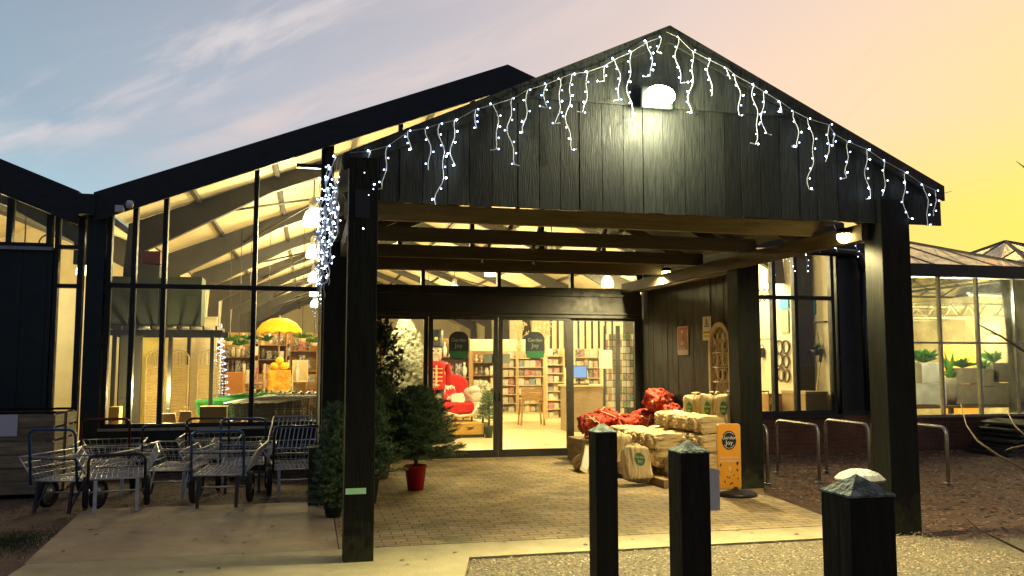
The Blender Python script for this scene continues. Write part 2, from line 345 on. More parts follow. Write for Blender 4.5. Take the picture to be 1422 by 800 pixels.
top = ramp([(0, (55, 68, 92)), (1, (55, 68, 92)), (A(-60), (90, 105, 130)), (A(-18), (130, 146, 163)), (A(5), (166, 167, 179)), (A(25), (212, 194, 190)), (A(45), (234, 204, 180)), (A(100), (110, 110, 125))], azn)
def smooth(a, b, v):
    m = nd('ShaderNodeMapRange', interpolation_type='SMOOTHSTEP'); m.inputs[1].default_value = a; m.inputs[2].default_value = b; L.new(v, m.inputs[0]); return m.outputs[0]
def mix(f, a, b, bt='MIX'):
    m = nd('ShaderNodeMix', data_type='RGBA', blend_type=bt)
    for i, x in ((0, f), (6, a), (7, b)):
        if isinstance(x, (int, float)): m.inputs[i].default_value = x
        elif isinstance(x, tuple): m.inputs[i].default_value = (*x, 1)
        else: L.new(x, m.inputs[i])
    return m.outputs[2]
c1 = mix(smooth(8, 16, el), low, mid); c2 = mix(smooth(15, 27, el), c1, top)
# streaky cirrus: thin bands slanting up to the right
def cirrus(slope, along, across, scale, a, b, off):
    t = mth('SUBTRACT', el, mth('MULTIPLY', az, slope))
    cb = nd('ShaderNodeCombineXYZ'); L.new(mth('MULTIPLY', az, along), cb.inputs[0]); L.new(mth('MULTIPLY', t, across), cb.inputs[1]); cb.inputs[2].default_value = off
    n = nd('ShaderNodeTexNoise'); n.inputs['Scale'].default_value = scale; n.inputs['Detail'].default_value = 7; n.inputs['Roughness'].default_value = .55; n.inputs['Distortion'].default_value = .4
    L.new(cb.outputs[0], n.inputs['Vector']); return smooth(a, b, n.outputs[0]), t
def band(t, c, wd):
    return mth('MULTIPLY', smooth(c-wd, c, t), mth('SUBTRACT', 1, smooth(c, c+wd, t)))
f1, t1 = cirrus(.52, .13, .42, 1.1, .40, .68, 3.1)
b1 = mth('MULTIPLY', f1, band(t1, 22.6, 4.2))
f2, t2 = cirrus(.36, .11, .5, 1.1, .32, .62, 8.3)
b2 = mth('MULTIPLY', mth('MULTIPLY', f2, band(t2, 16.6, 2.0)), smooth(-13, -4, az))
f3, t3 = cirrus(1.0, .05, .5, 1.2, .36, .66, 5.5)
b3 = mth('MULTIPLY', f3, band(t3, -18.5, 3.0))
f4, t4 = cirrus(.3, .03, .16, 1.2, .5, .8, 1.7)
cc = mix(mth('MULTIPLY', b1, .85), c2, lin((208, 200, 200)))
cc = mix(mth('MULTIPLY', b2, .6), cc, lin((218, 198, 192)))
cc = mix(mth('MULTIPLY', b3, .6), cc, lin((252, 190, 150)))
cc = mix(mth('MULTIPLY', f4, .22), cc, lin((226, 204, 198)))
gr = mix(smooth(-3, 1, el), (.03, .028, .025), cc)
bg = nd('ShaderNodeBackground'); L.new(gr, bg.inputs[0]); bg.inputs[1].default_value = .94
sky = nd('ShaderNodeTexSky', sky_type='NISHITA', sun_disc=False, sun_elevation=math.radians(1.0), sun_rotation=math.radians(62))
bg2 = nd('ShaderNodeBackground'); L.new(sky.outputs[0], bg2.inputs[0]); bg2.inputs[1].default_value = .004
ad = nd('ShaderNodeAddShader'); L.new(bg.outputs[0], ad.inputs[0]); L.new(bg2.outputs[0], ad.inputs[1])
wo = nd('ShaderNodeOutputWorld'); L.new(ad.outputs[0], wo.inputs[0])
# the last glow of the set sun, very low in the right
lamp('sunset_glow', 'SUN', (0, 0, 30), .12, (1, .72, .42), rot=(math.radians(86), 0, math.radians(62+180+180)), angle=math.radians(20))
# ------------------------------------------------------------------ ground
YF, YD = 7.0, 13.8
def sheet(x0, x1, y0, y1, z, n=1):
    return MB().add([(x0, y0, z), (x1, y0, z), (x1, y1, z), (x0, y1, z)], [(0, 1, 2, 3)])
gz = lambda x, y: -.085 + (.03*mn.noise(Vector((x*.7, y*.7, 0))) + .012*mn.noise(Vector((x*3, y*3, 4))) if abs(x) < 30 else 0)
g = MB(); xs = [-400, -60] + [-12+i*.25 for i in range(125)] + [60, 400]; ys = [-300, -20] + [0+i*.25 for i in range(57)] + [60, 500]
vs = [(x, y, gz(x, y) if (-12 <= x <= 19 and 0 <= y <= 14) else -.09) for y in ys for x in xs]
nx = len(xs); fs = [(j*nx+i, j*nx+i+1, (j+1)*nx+i+1, (j+1)*nx+i) for j in range(len(ys)-1) for i in range(nx-1)]
g.add(vs, fs, True); struct('ground', g, 'earth')
# gravel apron in front, paved porch floor, concrete path
def slab(poly, z0, z1): return MB().prism(poly, 2, z0, z1)
struct('gravel', slab([(-6, -3), (12, -3), (12, 6.2), (5.6, 6.55), (5.4, 6.84), (1.3, 6.84), (1.05, 5.9), (.6, 3.0), (-6, 3.0)], -.12, -.018), 'gravel')
struct('paved_floor', slab([(.28, 7.42), (5.05, 7.36), (5.3, 9.3), (5.62, 9.9), (5.62, YD-.02), (.12, YD-.02), (.12, 9.6), (.28, 9.3)], -.1, 0), 'paving')
struct('concrete_edging', slab([(-2.15, 6.2), (.55, 6.2), (1.12, 6.2), (1.28, 6.86), (4.46, 6.86), (4.72, 7.1), (5.05, 7.352), (.28, 7.412), (-2.1, 7.44)], -.1, -.003), 'edging')
struct('concrete_path', slab([(-2.15, 3.0), (.58, 3.0), (1.1, 6.192), (-2.15, 6.192)], -.1, -.006), 'edging')
struct('side_path', slab([(-2.12, 7.448), (.272, 7.42), (.272, 9.3), (.112, 9.6), (.1, 9.95), (-2.3, 10.05)], -.1, -.004), 'concrete')
def chips(name, label, n, region, zf, m, s0, s1, flat=.5, holes=()):
    b = MB(); k = 0
    while k < n:
        x = random.uniform(region[0], region[1]); y = region[2] + (region[3]-region[2])*random.random()**1.0
        if any(h(x, y) for h in holes): k += 1; continue
        s = random.uniform(s0, s1); z = zf(x, y); a = random.random()*PI*2
        pts = []
        for i in range(5):
            t = a + i*2*PI/5; r = s*random.uniform(.6, 1.1); pts.append((x+r*math.cos(t), y+r*math.sin(t)*.8, z+random.uniform(0, s*flat*.4)))
        top = (x+random.uniform(-.2, .2)*s, y, z+s*flat)
        b.add(pts+[top], [(i, (i+1) % 5, 5) for i in range(5)]); k += 1
    return tag(b.build(name, m), label, name.replace('_', ' '), kind='stuff')
onpath = lambda x, y: (y > 6.84 and -2.2 < x < 4.6) or (-2.2 < x < .6+.17*(y-3)) or y > 7.2 or x > 5.6
chips('gravel_stones', 'pale gravel stones spread around the bollards in front of the path', 15000, (.4, 5.6, 2.6, 7.2), lambda x, y: -.018, 'stone', .006, .016, .7, (onpath,))
chips('gravel_stones', 'darker gravel stones mixed in around the bollards', 9000, (.4, 5.6, 2.6, 7.2), lambda x, y: -.018, 'stone_dark', .006, .016, .6, (onpath,))
inpave = lambda x, y: x < 5.65 and y > 6.2
chips('wood_chips', 'brown bark chips covering the bed right of the porch', 15000, (4.6, 14, 4.5, 13.7), gz, 'woodchip', .014, .042, .35, (inpave,))
chips('scattered_stones', 'pale stones scattered over the bark bed at right', 2600, (5.0, 11, 5.0, 13.7), gz, 'stone', .006, .016, .6, (inpave,))
inleft = lambda x, y: y < 9.98 and x > -2.25
chips('dead_leaves', 'few dry leaves blown onto the path and porch paving', 240, (-2.1, 5.2, 6.3, 13.5), lambda x, y: .001, 'woodchip', .012, .03, .25)
chips('dead_leaves', 'dead leaves and chips on the earth under the trolleys', 5200, (-6.5, .1, 6, 13.6), gz, 'woodchip', .008, .024, .35, (inleft,))
chips('scattered_stones', 'small stones on the dark earth beside the wooden crates', 3200, (-6.5, .1, 6, 13.6), gz, 'stone_dark', .006, .016, .6, (inleft,))
gb = MB()
for i in range(1500):
    x = random.gauss(-2.62, .16); y = random.gauss(8.7, .25); h = random.uniform(.02, .05); a = random.random()*6.3; z = gz(x, y)
    if x > -2.2: continue
    gb.add([(x-.004*math.cos(a), y-.004*math.sin(a), z), (x+.004*math.cos(a), y+.004*math.sin(a), z), (x+random.uniform(-.02, .02), y+random.uniform(-.02, .02), z+h)], [(0, 1, 2)])
tag(gb.build('grass_tuft', 'grass'), 'small green tuft of grass at the left edge of the path', 'grass', kind='stuff')
# ------------------------------------------------------------------ main hall
RX, EL, ER, ZE, ZR = 3.14, -3.1, 9.4, 4.07, 6.51
HL = 40.0
def rz_(x): return ZR - abs(x-RX)*(ZR-ZE)/(RX-EL)
hall = thing('shop_hall', 'long dark gabled garden centre hall with glazed lit front', 'building', (RX, YD, 0))
H = lambda mb, n, m, par=None, **k: mb.build(n, m, par or hall, world=True, **k)
b = MB()
b.prism([(EL-.05, ZE+.0), (RX, ZR), (ER+.05, ZE), (ER+.05, ZE-.10), (RX, ZR-.10), (EL-.05, ZE-.10)], 1, YD-.28, YD+HL); H(b, 'roof', 'roof_sheet')
b = MB(); b.prism([(EL-.02, ZE-.002), (RX, ZR+.01), (RX, ZR-.42), (EL-.02, ZE-.44)], 1, YD-.33, YD-.285); H(b, 'barge_board', 'fascia')
b = MB(); b.prism([(ER+.02, ZE-.002), (RX+.001, ZR+.01), (RX+.001, ZR-.42), (ER+.02, ZE-.44)], 1, YD-.33, YD-.285); H(b, 'barge_board', 'fascia')
b = MB(); b.prism([(EL, ZE-.13), (RX, ZR-.13), (ER, ZE-.13), (ER, ZE-.15), (RX, ZR-.15), (EL, ZE-.15)], 1, YD+.15, YD+HL-.1); H(b, 'ceiling', 'liner')
H(MB().box(EL, 12, YD+.06, YD+HL, -.02, .004), 'shop_floor', 'shop_floor')
H(MB().box(EL, ER, YD+HL-.1, YD+HL, 0, 6.3), 'back_wall', 'cream_wall')
H(MB().box(ER+.02, ER+.1, YD+.1, YD+HL, 0, ZE-.16), 'side_wall', 'cream_wall')
b = MB()
for k in range(9): b.box(EL-.12, EL-.04, YD+3.2+k*4, YD+3.2+k*4+3.2, 0, ZE-.16)
H(b, 'side_wall', 'cream_wall')
YR = [YD+1.7+4.1*k for k in range(9)]
for k, y in enumerate(YR):                               # steel portal frames
    b = MB()
    for s, xe in ((-1, EL+.02), (1, ER-.02)):
        zt = ZE-.2; x2 = xe - s*2.2; xa = RX
        z = lambda x: rz_(x)-.17
        b.prism([(xe, 3.15), (xe-s*.05, zt), (xe-s*.05, z(xe)), (x2, z(x2)), (xa, z(xa)), (xa, z(xa)-.26), (x2-s*.2, z(x2-s*.2)-.28), (xe-s*.32, 3.45), (xe-s*.32, 3.15)], 1, y-.07, y+.07)
    H(b, 'rafter', 'grey_steel')
    for xe in ((EL+.02, ER-.34) if k else (EL+.02,)): H(MB().box(xe, xe+.32, y-.09, y+.09, 0, 3.149), 'column', 'grey_steel')
b = MB()
for x in (-1.9, -.6, .7, 2.0, 4.3, 5.6, 6.9, 8.2):
    b.box(x-.04, x+.04, YD+.2, YD+HL-.2, rz_(x)-.23, rz_(x)-.16)
H(b, 'purlin', 'grey_steel')
for k in range(0, 8, 2):                                 # diagonal wind braces and eaves tubes
    y = YR[k]; b = MB()
    b.tube([(EL+1.6, y, rz_(EL+1.6)-.5), (RX-1.2, y+4.1, rz_(RX-1.2)-.42)], .025); b.tube([(RX-1.2, y, rz_(RX-1.2)-.42), (EL+1.6, y+4.1, rz_(EL+1.6)-.5)], .025)
    b.tube([(ER-1.6, y, rz_(ER-1.6)-.5), (RX+1.2, y+4.1, rz_(RX+1.2)-.42)], .025)
    H(b, 'wind_brace', 'grey_steel')
# front frame members
def fr(x0, x1, z0, z1, name='mullion', par=None, m='frame_metal', y0=YD-.06, y1=YD+.06):
    return H(MB().box(x0, x1, y0, y1, z0, z1), name, m, par)
def window(x0, x1, z0, ztop, bars, rails, label=None, yoff=0):
    """glazed screen: pane + frame with mullions at bars and rails; ztop may be a function of x"""
    zt = ztop if callable(ztop) else (lambda x: ztop)
    xsn = [x0] + ([RX] if x0 < RX < x1 and callable(ztop) else []) + [x1]
    poly = [(x0, z0), (x1, z0)] + [(x, zt(x)) for x in reversed(xsn)]
    fb = MB()
    for x in [x0+.03] + list(bars) + [x1-.03]: fb.box(x-.035, x+.035, YD-.07, YD+.05, z0, zt(x)+.02)
    for z in [z0+.03] + list(rails): fb.box(x0, x1, YD-.062, YD+.042, z-.035, z+.035)
    wd = fb.build('window', 'frame_metal', hall, world=True)
    gb_ = MB(); gb_.prism(poly, 1, YD-.006, YD+.004); gb_.build('pane', 'glass', wd, world=True)
    return wd
ztop = lambda x: rz_(x)-.34
window(EL+.12, .2, .58, ztop, [-2.6, -2.17, -.85], [2.71])
b = MB(); b.box(-.25, .15, YD-.05, YD+.05, 4.66, 4.72); H(b, 'tie_bar', 'frame_metal')
window(5.62, ER-.06, .62, 3.6, [7.06, 7.76-.1, 8.12, 8.56], [2.72])
# upper glazing above the doors (seen between the porch joists)
window(.27, 5.55, 3.16, ztop, [1.4, 2.6, 3.8, 4.9], [4.4])
H(MB().prism([(5.63, 3.61), (ER, 3.61), (ER, rz_(ER)-.3), (5.63, rz_(5.63)-.3)], 1, YD-.08, YD+.08), 'gable_cladding', 'fascia')
H(MB().box(EL+.1, .2, YD-.1, YD+.1, -.1, .578), 'dwarf_wall', 'dark_metal')
H(MB().box(EL+.1, .2, YD-.14, YD-.1, .545, .585), 'sill', 'galv')
H(MB().box(5.62, ER, YD-.1, YD+.1, -.1, .56), 'dwarf_wall', 'brick')
H(MB().box(5.62, ER+.02, YD-.15, YD+.1, .561, .619), 'sill', 'frame_metal')
H(MB().box(.2, .27, YD-.16, YD+.1, 0, ztop(.2)), 'corner_column', 'dark_metal')
H(MB().box(ER, ER+.62, YD-.12, YD+.12, .6, 3.75), 'pier_panel', 'dark_metal')
H(MB().box(ER+.001, ER+.62, YD-.1, YD+.1, -.1, .597), 'pier_base', 'brick')
# transom lights and door header
fr(.27, 5.55, 3.07, 3.159, 'head_beam', y0=YD-.12)
fr(.27, 5.55, 2.72, 2.789, 'transom_rail', y0=YD-.09)
fr(.27, 5.55, 2.30, 2.719, 'door_header', y0=YD-.14)
b = MB(); b.box(.3, 5.5, YD-.20, YD-.141, 2.66, 2.70); b.box(.3, 5.5, YD-.19, YD-.141, 2.36, 2.39); H(b, 'door_track', 'frame_metal')
tw = MB()
tx = [.3] + [P(px, 385, 1, YD).x for px in (587, 692, 793, 888)] + [5.52]
for x in tx: tw.box(x-.03, x+.03, YD-.07, YD+.05, 2.79, 3.07)
tw.box(.27, 5.55, YD-.062, YD+.042, 2.79, 2.81); tw.box(.27, 5.55, YD-.062, YD+.042, 3.05, 3.069)
twd = H(tw, 'transom_window', 'frame_metal'); H(MB().box(.3, 5.52, YD-.004, YD+.004, 2.79, 3.07), 'pane', 'glass', twd)
# doors
dx = [P(px, 540, 1, YD).x for px in (522, 593.5, 690, 789, 884.5, 907)]
def door_leaf(x0, x1, z0, z1, name, y, st=.065, kick=.12):
    f = MB(); f.box(x0, x0+st, y-.03, y+.03, z0, z1); f.box(x1-st, x1, y-.03, y+.03, z0, z1)
    f.box(x0+st, x1-st, y-.03, y+.03, z0, z0+kick); f.box(x0+st, x1-st, y-.03, y+.03, z1-.045, z1)
    d = H(f, name, 'frame_metal'); H(MB().box(x0+st, x1-st, y-.004, y+.004, z0+kick, z1-.045), 'pane', 'glass', d); return d
door_leaf(.3, dx[1], .01, 2.3, 'side_screen', YD)
d1 = door_leaf(dx[1]+.002, dx[2]-.005, .015, 2.297, 'sliding_door', YD-.075, .07)
d2 = door_leaf(dx[2]+.005, dx[3]+.02, .015, 2.297, 'sliding_door', YD-.075, .07)
door_leaf(dx[3], dx[4]+.05, .01, 2.3, 'side_screen', YD, .09)
door_leaf(dx[4]+.14, 5.6, .01, 2.3, 'side_screen', YD, .05)
fr(dx[4]+.05, dx[4]+.14, 0, 2.3, 'door_post', y0=YD-.1)
for d, x in ((d1, dx[2]-.04), (d2, dx[2]+.04)):
    H(MB().box(x-.012, x+.012, YD-.14, YD-.11, .95, 1.05), 'handle', 'dark_metal', d)
for d, px in ((d1, 680), (d2, 701)):
    c = P(px, 498, 1, YD-.082); H(MB().box(c.x-.10, c.x+.09, YD-.084, YD-.081, c.z-.075, c.z+.075), 'glass_label', 'frost', d)
# valley gutter, downpipe, cctv
b = MB(); b.box(EL-.26, EL+.0, YD-.36, YD+.0, ZE-.34, ZE-.04); H(b, 'valley_gutter', 'fascia')
b = MB(); b.box(EL-.14, EL+.1, YD-.14, YD+.12, -.1, ZE-.3); H(b, 'valley_column', 'dark_metal')
dp = [P(1100, 347, 1, YD-.25), P(1150, 350, 1, YD-.25), P(1185, 352, 1, YD-.25)]
b = MB(); b.tube([dp[0], dp[1], dp[2], dp[2]+Vector((.12, 0, -.05)), dp[2]+Vector((.17, 0, -.16)), dp[2]+Vector((.18, 0, -.3))], .075, 12)
b.tube([dp[2]+Vector((.18, 0, -.3)), Vector((dp[2].x+.18, YD-.25, .7))], .05, 10); H(b, 'downpipe', 'black_pl')
H(MB().box(9.95, 9.99, YD-.2, YD-.12, .6, 3.1), 'corner_trim', 'galv')
cc_ = P(166, 290, 1, YD-.5); cctv = thing('security_camera', 'small white security camera under the roof valley', 'camera', cc_)
MB().box(-.06, .06, -.03, .03, -.05, .05).build('junction_box', 'white', cctv, bevel=.01)
MB().tube([(.03, 0, .03), (.13, .02, .07)], .03).build('bracket', 'black_pl', cctv)
MB().lathe([(.001, -.06), (.035, -.05), (.055, -.01), (.055, .02), (.04, .06), (.001, .07)], (.14, -.02, .06), 14).build('dome', 'white', cctv)
MB().tube([(.03, .05, .05), (.03, .3, .15)], .025).build('arm', 'black_pl', cctv)
# ------------------------------------------------------------------ neighbour hall on the left
nh = thing('side_hall', 'neighbouring dark clad hall with high lit windows at far left', 'building', (-9.4, YD, 0))
Q = lambda mb, n, m, par=None: mb.build(n, m, par or nh, world=True)
NX, NE = -9.4, -3.34
nz = lambda x: ZR - abs(x-NX)*(ZR-ZE)/(NE-NX)
b = MB(); b.prism([(-15.6, ZE), (NX, ZR), (NE, ZE), (NE, ZE-.1), (NX, ZR-.1), (-15.6, ZE-.1)], 1, YD-.28, YD+20); Q(b, 'roof', 'roof_sheet')
b = MB(); b.prism([(NE, ZE), (NX, ZR), (NX, ZR-.5), (NE, ZE-.5)], 1, YD-.33, YD-.285); Q(b, 'barge_board', 'fascia')
b = MB(); b.prism([(-15.5, ZE-.12), (NX, ZR-.12), (NE, ZE-.12), (NE, ZE-.14), (NX, ZR-.14), (-15.5, ZE-.14)], 1, YD+.1, YD+19); Q(b, 'ceiling', 'liner')
b = MB(); x = -15.5
while x < -3.75: b.box(x, min(x+.33, -3.71), YD-.09, YD-.03-.004*(int(x*3) % 2), -.1, 3.2); x += .335
Q(b, 'wall_cladding', 'dark_metal')
Q(MB().box(-15.5, -3.7, YD-.03, YD+.05, 0, 3.2), 'wall', 'dark_metal')
Q(MB().box(-15.5, -3.7, YD-.17, YD-.02, 3.2, 3.25), 'sill', 'galv')
w1 = MB()
for x in (-3.78, -4.32, -5.6, -6.9): w1.box(x-.04, x+.04, YD-.07, YD+.05, 3.25, nz(x)-.45)
w1.box(-9.4, -3.74, YD-.062, YD+.042, 3.25, 3.32)
wn_ = Q(w1, 'window', 'frame_metal'); b = MB(); b.prism([(-9.4, 3.25), (-3.78, 3.25), (-3.78, nz(-3.78)-.4), (-9.4, nz(-9.4)-.4)], 1, YD-.005, YD+.005); Q(b, 'pane', 'glass', wn_)
nar = MB(); nar.box(-3.70, -3.64, YD-.07, YD+.05, -.1, 3.75); nar.box(-3.38, -3.3, YD-.07, YD+.05, -.1, 3.75); nar.box(-3.64, -3.38, YD-.065, YD+.045, 2.66, 2.72); nar.box(-3.64, -3.38, YD-.065, YD+.045, 3.24, 3.3); nar.box(-3.7, -3.3, YD-.065, YD+.045, 3.7, 3.85)
na = Q(nar, 'narrow_window', 'frame_metal'); Q(MB().box(-3.64, -3.38, YD-.005, YD+.005, 0, 3.75), 'pane', 'glass', na)
Q(MB().box(-15.5, -3.3, YD+19, YD+19.1, 0, 6.3), 'back_wall', 'cream_wall')
Q(MB().box(-15.5, -3.3, YD+.06, YD+19, -.02, .0), 'inner_floor', 'shop_floor')
Q(MB().box(-7, -3.3, YD+3.5, YD+3.58, 0, 2.95), 'partition', 'cream_wall')
for k in range(4):
    y = YD+.8+4.1*k; b = MB(); z = lambda x: nz(x)-.16
    b.prism([(NE+.02, 3.1), (NE+.02, z(NE)), (NE-2.2, z(NE-2.2)), (NX, z(NX)), (NX, z(NX)-.26), (NE-2.4, z(NE-2.4)-.28), (NE-.3, 3.45), (NE-.3, 3.1)], 1, y-.07, y+.07); Q(b, 'rafter', 'grey_steel')
hp = MB(); c0 = P(50, 338, 1, YD+.25); hp.tube([c0+Vector((.14*math.cos(t)*1.0+.18, 0, .14*math.sin(t))) for t in [i*PI/8 for i in range(9)]], .012)
tag(hp.build('wire_hoop', 'dark_tube'), 'dark wire hoop standing inside the high window at far left', 'hoop')
# ------------------------------------------------------------------ porch
XL, XR, XA, ZPE, ZPA = .26, 5.97, 3.13, 3.25, 4.58
pz = lambda x: ZPA - (abs(x-XA)/(XA-XL if x < XA else XR-XA))*(ZPA-ZPE)
porch = thing('entrance_porch', 'black timber gabled entrance porch with vertical boards and open front', 'porch', (XA, YF, 0))
K = lambda mb, n, m, par=None, **k: mb.build(n, m, par or porch, world=True, **k)
b = MB(); b.prism([(XL-.03, ZPE-.01), (XA, ZPA), (XR+.0, ZPE-.01), (XR+.0, ZPE-.09), (XA, ZPA-.09), (XL-.03, ZPE-.09)], 1, YF-.03, YD-.34); K(b, 'roof', 'roof_sheet')
for sgn in (-1, 1):
    xe = XL-.02 if sgn < 0 else XR+.0
    b = MB(); b.prism([(xe, ZPE+.004), (XA+.001*sgn, ZPA+.02), (XA+.001*sgn, ZPA-.14), (xe, ZPE-.14)], 1, YF-.062, YF-.031); K(b, 'barge_board', 'black_timber')
b = MB(); x = XL+.28; i = 0; widths = [.17, .2, .21, .19, .2, .22, .2, .19]      # lower tier of boards
while x < XR-.02:
    w_ = min(widths[i % 8]*random.uniform(.94, 1.06), XR-x); top_ = min(3.86, pz(x)-.09, pz(x+w_)-.09) if True else 3.86
    y0 = YF+random.uniform(-.004, .004)
    zt0, zt1 = min(3.86, pz(x)-.06), min(3.86, pz(x+w_)-.06)
    zb = 2.875+random.uniform(-.006, .006)
    b.add([(x+.003, y0, zb), (x+w_-.003, y0, zb), (x+w_-.003, y0, zt1), (x+.003, y0, zt0), (x+.003, y0+.025, zb), (x+w_-.003, y0+.025, zb), (x+w_-.003, y0+.025, zt1), (x+.003, y0+.025, zt0)],
          [(0, 1, 2, 3), (7, 6, 5, 4), (0, 4, 5, 1), (1, 5, 6, 2), (2, 6, 7, 3), (3, 7, 4, 0)])
    x += w_; i += 1
boards = K(b, 'gable_cladding', 'black_timber')
# backing + upper panel
b = MB(); b.prism([(XL+.05, 2.9), (XR-.02, 2.9), (XR-.02, ZPE-.1), (XA, ZPA-.1), (XL+.05, ZPE-.1)], 1, YF+.032, YF+.05); K(b, 'gable_backing', 'black_timber')
b = MB(); b.prism([(1.45, 3.84), (XA, ZPA-.1), (4.65, 3.84)], 1, YF-.024, YF-.006); K(b, 'gable_top_board', 'black_timber')
def post(x0, x1, y0, y1, z1, name='post', zb=-.12):
    p = K(MB().box(x0, x1, y0, y1, zb, z1), name, 'post_timber_mossy', bevel=.006); return p
def moss_mat():
    m = mat('mossy_post', (.004, .005, .0045), .75, c2=(.009, .011, .009), sc=3, stretch=(6, 6, .7), bump=.3, bsc=8, spec=.22)
    N, L = m.node_tree.nodes, m.node_tree.links; b = N['Principled BSDF']; src = b.inputs['Base Color'].links[0].from_socket
    tc = N.new('ShaderNodeTexCoord'); sp = N.new('ShaderNodeSeparateXYZ'); L.new(tc.outputs['Object'], sp.inputs[0])
    n = N.new('ShaderNodeTexNoise'); n.inputs['Scale'].default_value = 11; n.inputs['Detail'].default_value = 9; L.new(tc.outputs['Object'], n.inputs[0])
    a = N.new('ShaderNodeMath'); a.operation = 'MULTIPLY_ADD'; a.inputs[1].default_value = -1.3; L.new(sp.outputs[2], a.inputs[0]); L.new(n.outputs[0], a.inputs[2])
    q = N.new('ShaderNodeMapRange'); q.inputs[1].default_value = .1; q.inputs[2].default_value = .5; q.inputs[4].default_value = .9; L.new(a.outputs[0], q.inputs[0])
    x = N.new('ShaderNodeMix'); x.data_type = 'RGBA'; L.new(q.outputs[0], x.inputs[0]); L.new(src, x.inputs[6]); x.inputs[7].default_value = (.045, .052, .022, 1); L.new(x.outputs[2], b.inputs['Base Color']); return m
MT['post_timber_mossy'] = moss_mat()
pl = post(.29, .525, YF-.10, YF+.13, 3.22)
post(5.25, 5.56, YF-.06, YF+.2, 3.1)
post(.15, .46, 9.62, 9.9, 2.9)
post(5.22, 5.52, 9.68, 9.96, 2.9)
moss = mat('moss_on_post', (.012, .015, .008), .9, c2=(.06, .075, .03), sc=9, detail=9, bump=.8, bsc=40, lo=.45, hi=.7)
rp = P(495, 682, 1, YF-.105); K(MB().box(rp.x-.085, rp.x+.075, YF-.108, YF-.1035, rp.z-.024, rp.z+.022), 'reflector', 'reflector', pl)
K(MB().box(.34, .46, YF-.106, YF-.1035, 2.72, 2.95), 'cable_box', 'black_pl', pl)
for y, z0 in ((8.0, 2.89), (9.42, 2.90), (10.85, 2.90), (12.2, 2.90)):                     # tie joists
    K(MB().box(.30, 5.32, y-.03, y+.03, z0, z0+.16), 'joist', 'joist_lit' if y < 8.5 else 'joist')
for xx, sx0 in ((.32, .40), (5.18, 5.26)):
    K(MB().box(xx, xx+.09, YF+.14, YD-.15, 2.73, 2.888), 'side_beam', 'sidejoist')
for k, y in enumerate((8.0, 9.42, 10.85, 12.2)):
    for s in (-1, 1):
        b = MB(); xe = XL+.05 if s < 0 else XR-.05
        b.bar((xe, y+.06, ZPE-.17), (XA, y+.06, ZPA-.17), .05, .14); K(b, 'roof_rafter', 'joist')
for k, (xx, y) in enumerate(((1.9, 8.04), (3.05, 8.04), (2.5, 9.46), (3.3, 9.46), (2.2, 10.89), (2.9, 10.89))):
    K(MB().bar((xx, y+.01, 2.86), (xx+.16, y+.01, 3.3), .03, .09, (0, 1, 0)), 'hanger', 'joist')
# back side wall of the porch (right)
b = MB(); y = 9.97; i = 0
while y < YD-.1:
    wv = min(.19, YD-.08-y); xo = 5.56+random.uniform(-.006, .006); b.box(xo, xo+.02, y+.003, y+wv-.003, -.1, 2.86); y += wv
K(b, 'side_wall_boards', 'wall_boards'); K(MB().box(5.60, 5.66, 9.97, YD-.1, -.1, 3.1), 'side_wall', 'wall_boards')
K(MB().box(5.44, 5.55, 9.97, YD-.2, 2.75, 2.885), 'wall_plate', 'sidejoist')
K(MB().box(.13, .19, 9.9, YD-.12, -.1, 3.1), 'side_wall', 'wall_boards')
K(MB().box(.02, .128, 9.7, 9.95, -.1, .62), 'mossy_stub', moss)
# timber head beam under the gable boards at front
# lights on the porch
def bulkhead(loc, label, e, rad=.06):
    t = thing('bulkhead_light', label, 'light', loc, 0, 'lit lamps on the porch')
    MB().lathe([(.06, -.03), (.075, -.01), (.075, .02), (.05, .035)], (0, 0, 0), 16).build('housing', 'dark_metal', t)
    MB().ball((0, 0, -.045), .07, 8).build('bulb', 'bulk_glow', t)
    lamp('bulkhead_light_source', 'SPOT', Vector(loc)-Vector((.10, .1, .13)), e, (1, .80, .36), t, radius=.05, rot=(math.radians(8), 0, 0), spot_size=math.radians(168), spot_blend=.5)
bulkhead(P(925, 375, 1, 12.05), 'small warm lamp glowing at the back corner of the porch', 3000)
bulkhead(P(1172, 322, 0, 5.12), 'small warm lamp under the front right end of the porch', 230)
fl = thing('floodlight', 'bright floodlight mounted near the peak of the black gable', 'light', P(917, 131, 1, YF-.22))
MB().box(-.15, .15, .065, .10, -.105, .09).build('housing', 'dark_metal', fl, bevel=.01)
MB().bar((0, .02, .02), (0, .17, .06), .05, .03).build('bracket', 'dark_metal', fl)
fbm = MB().ball((0, .0, -.01), .112, 14, (1.25, .5, .82)); fbm.build('lens', 'flood_glow', fl)
lamp('floodlight_source', 'POINT', P(917, 131, 1, YF-.22)+Vector((0, -.14, -.14)), 105, (1, .95, .58), fl, radius=.06)
lamp('floodlight_beam', 'SPOT', P(917, 131, 1, YF-.22)+Vector((0, -.10, -.10)), 1350, (1, .90, .45), fl, radius=.06, rot=(math.radians(46), 0, math.radians(180)), spot_size=math.radians(132), spot_blend=.5)
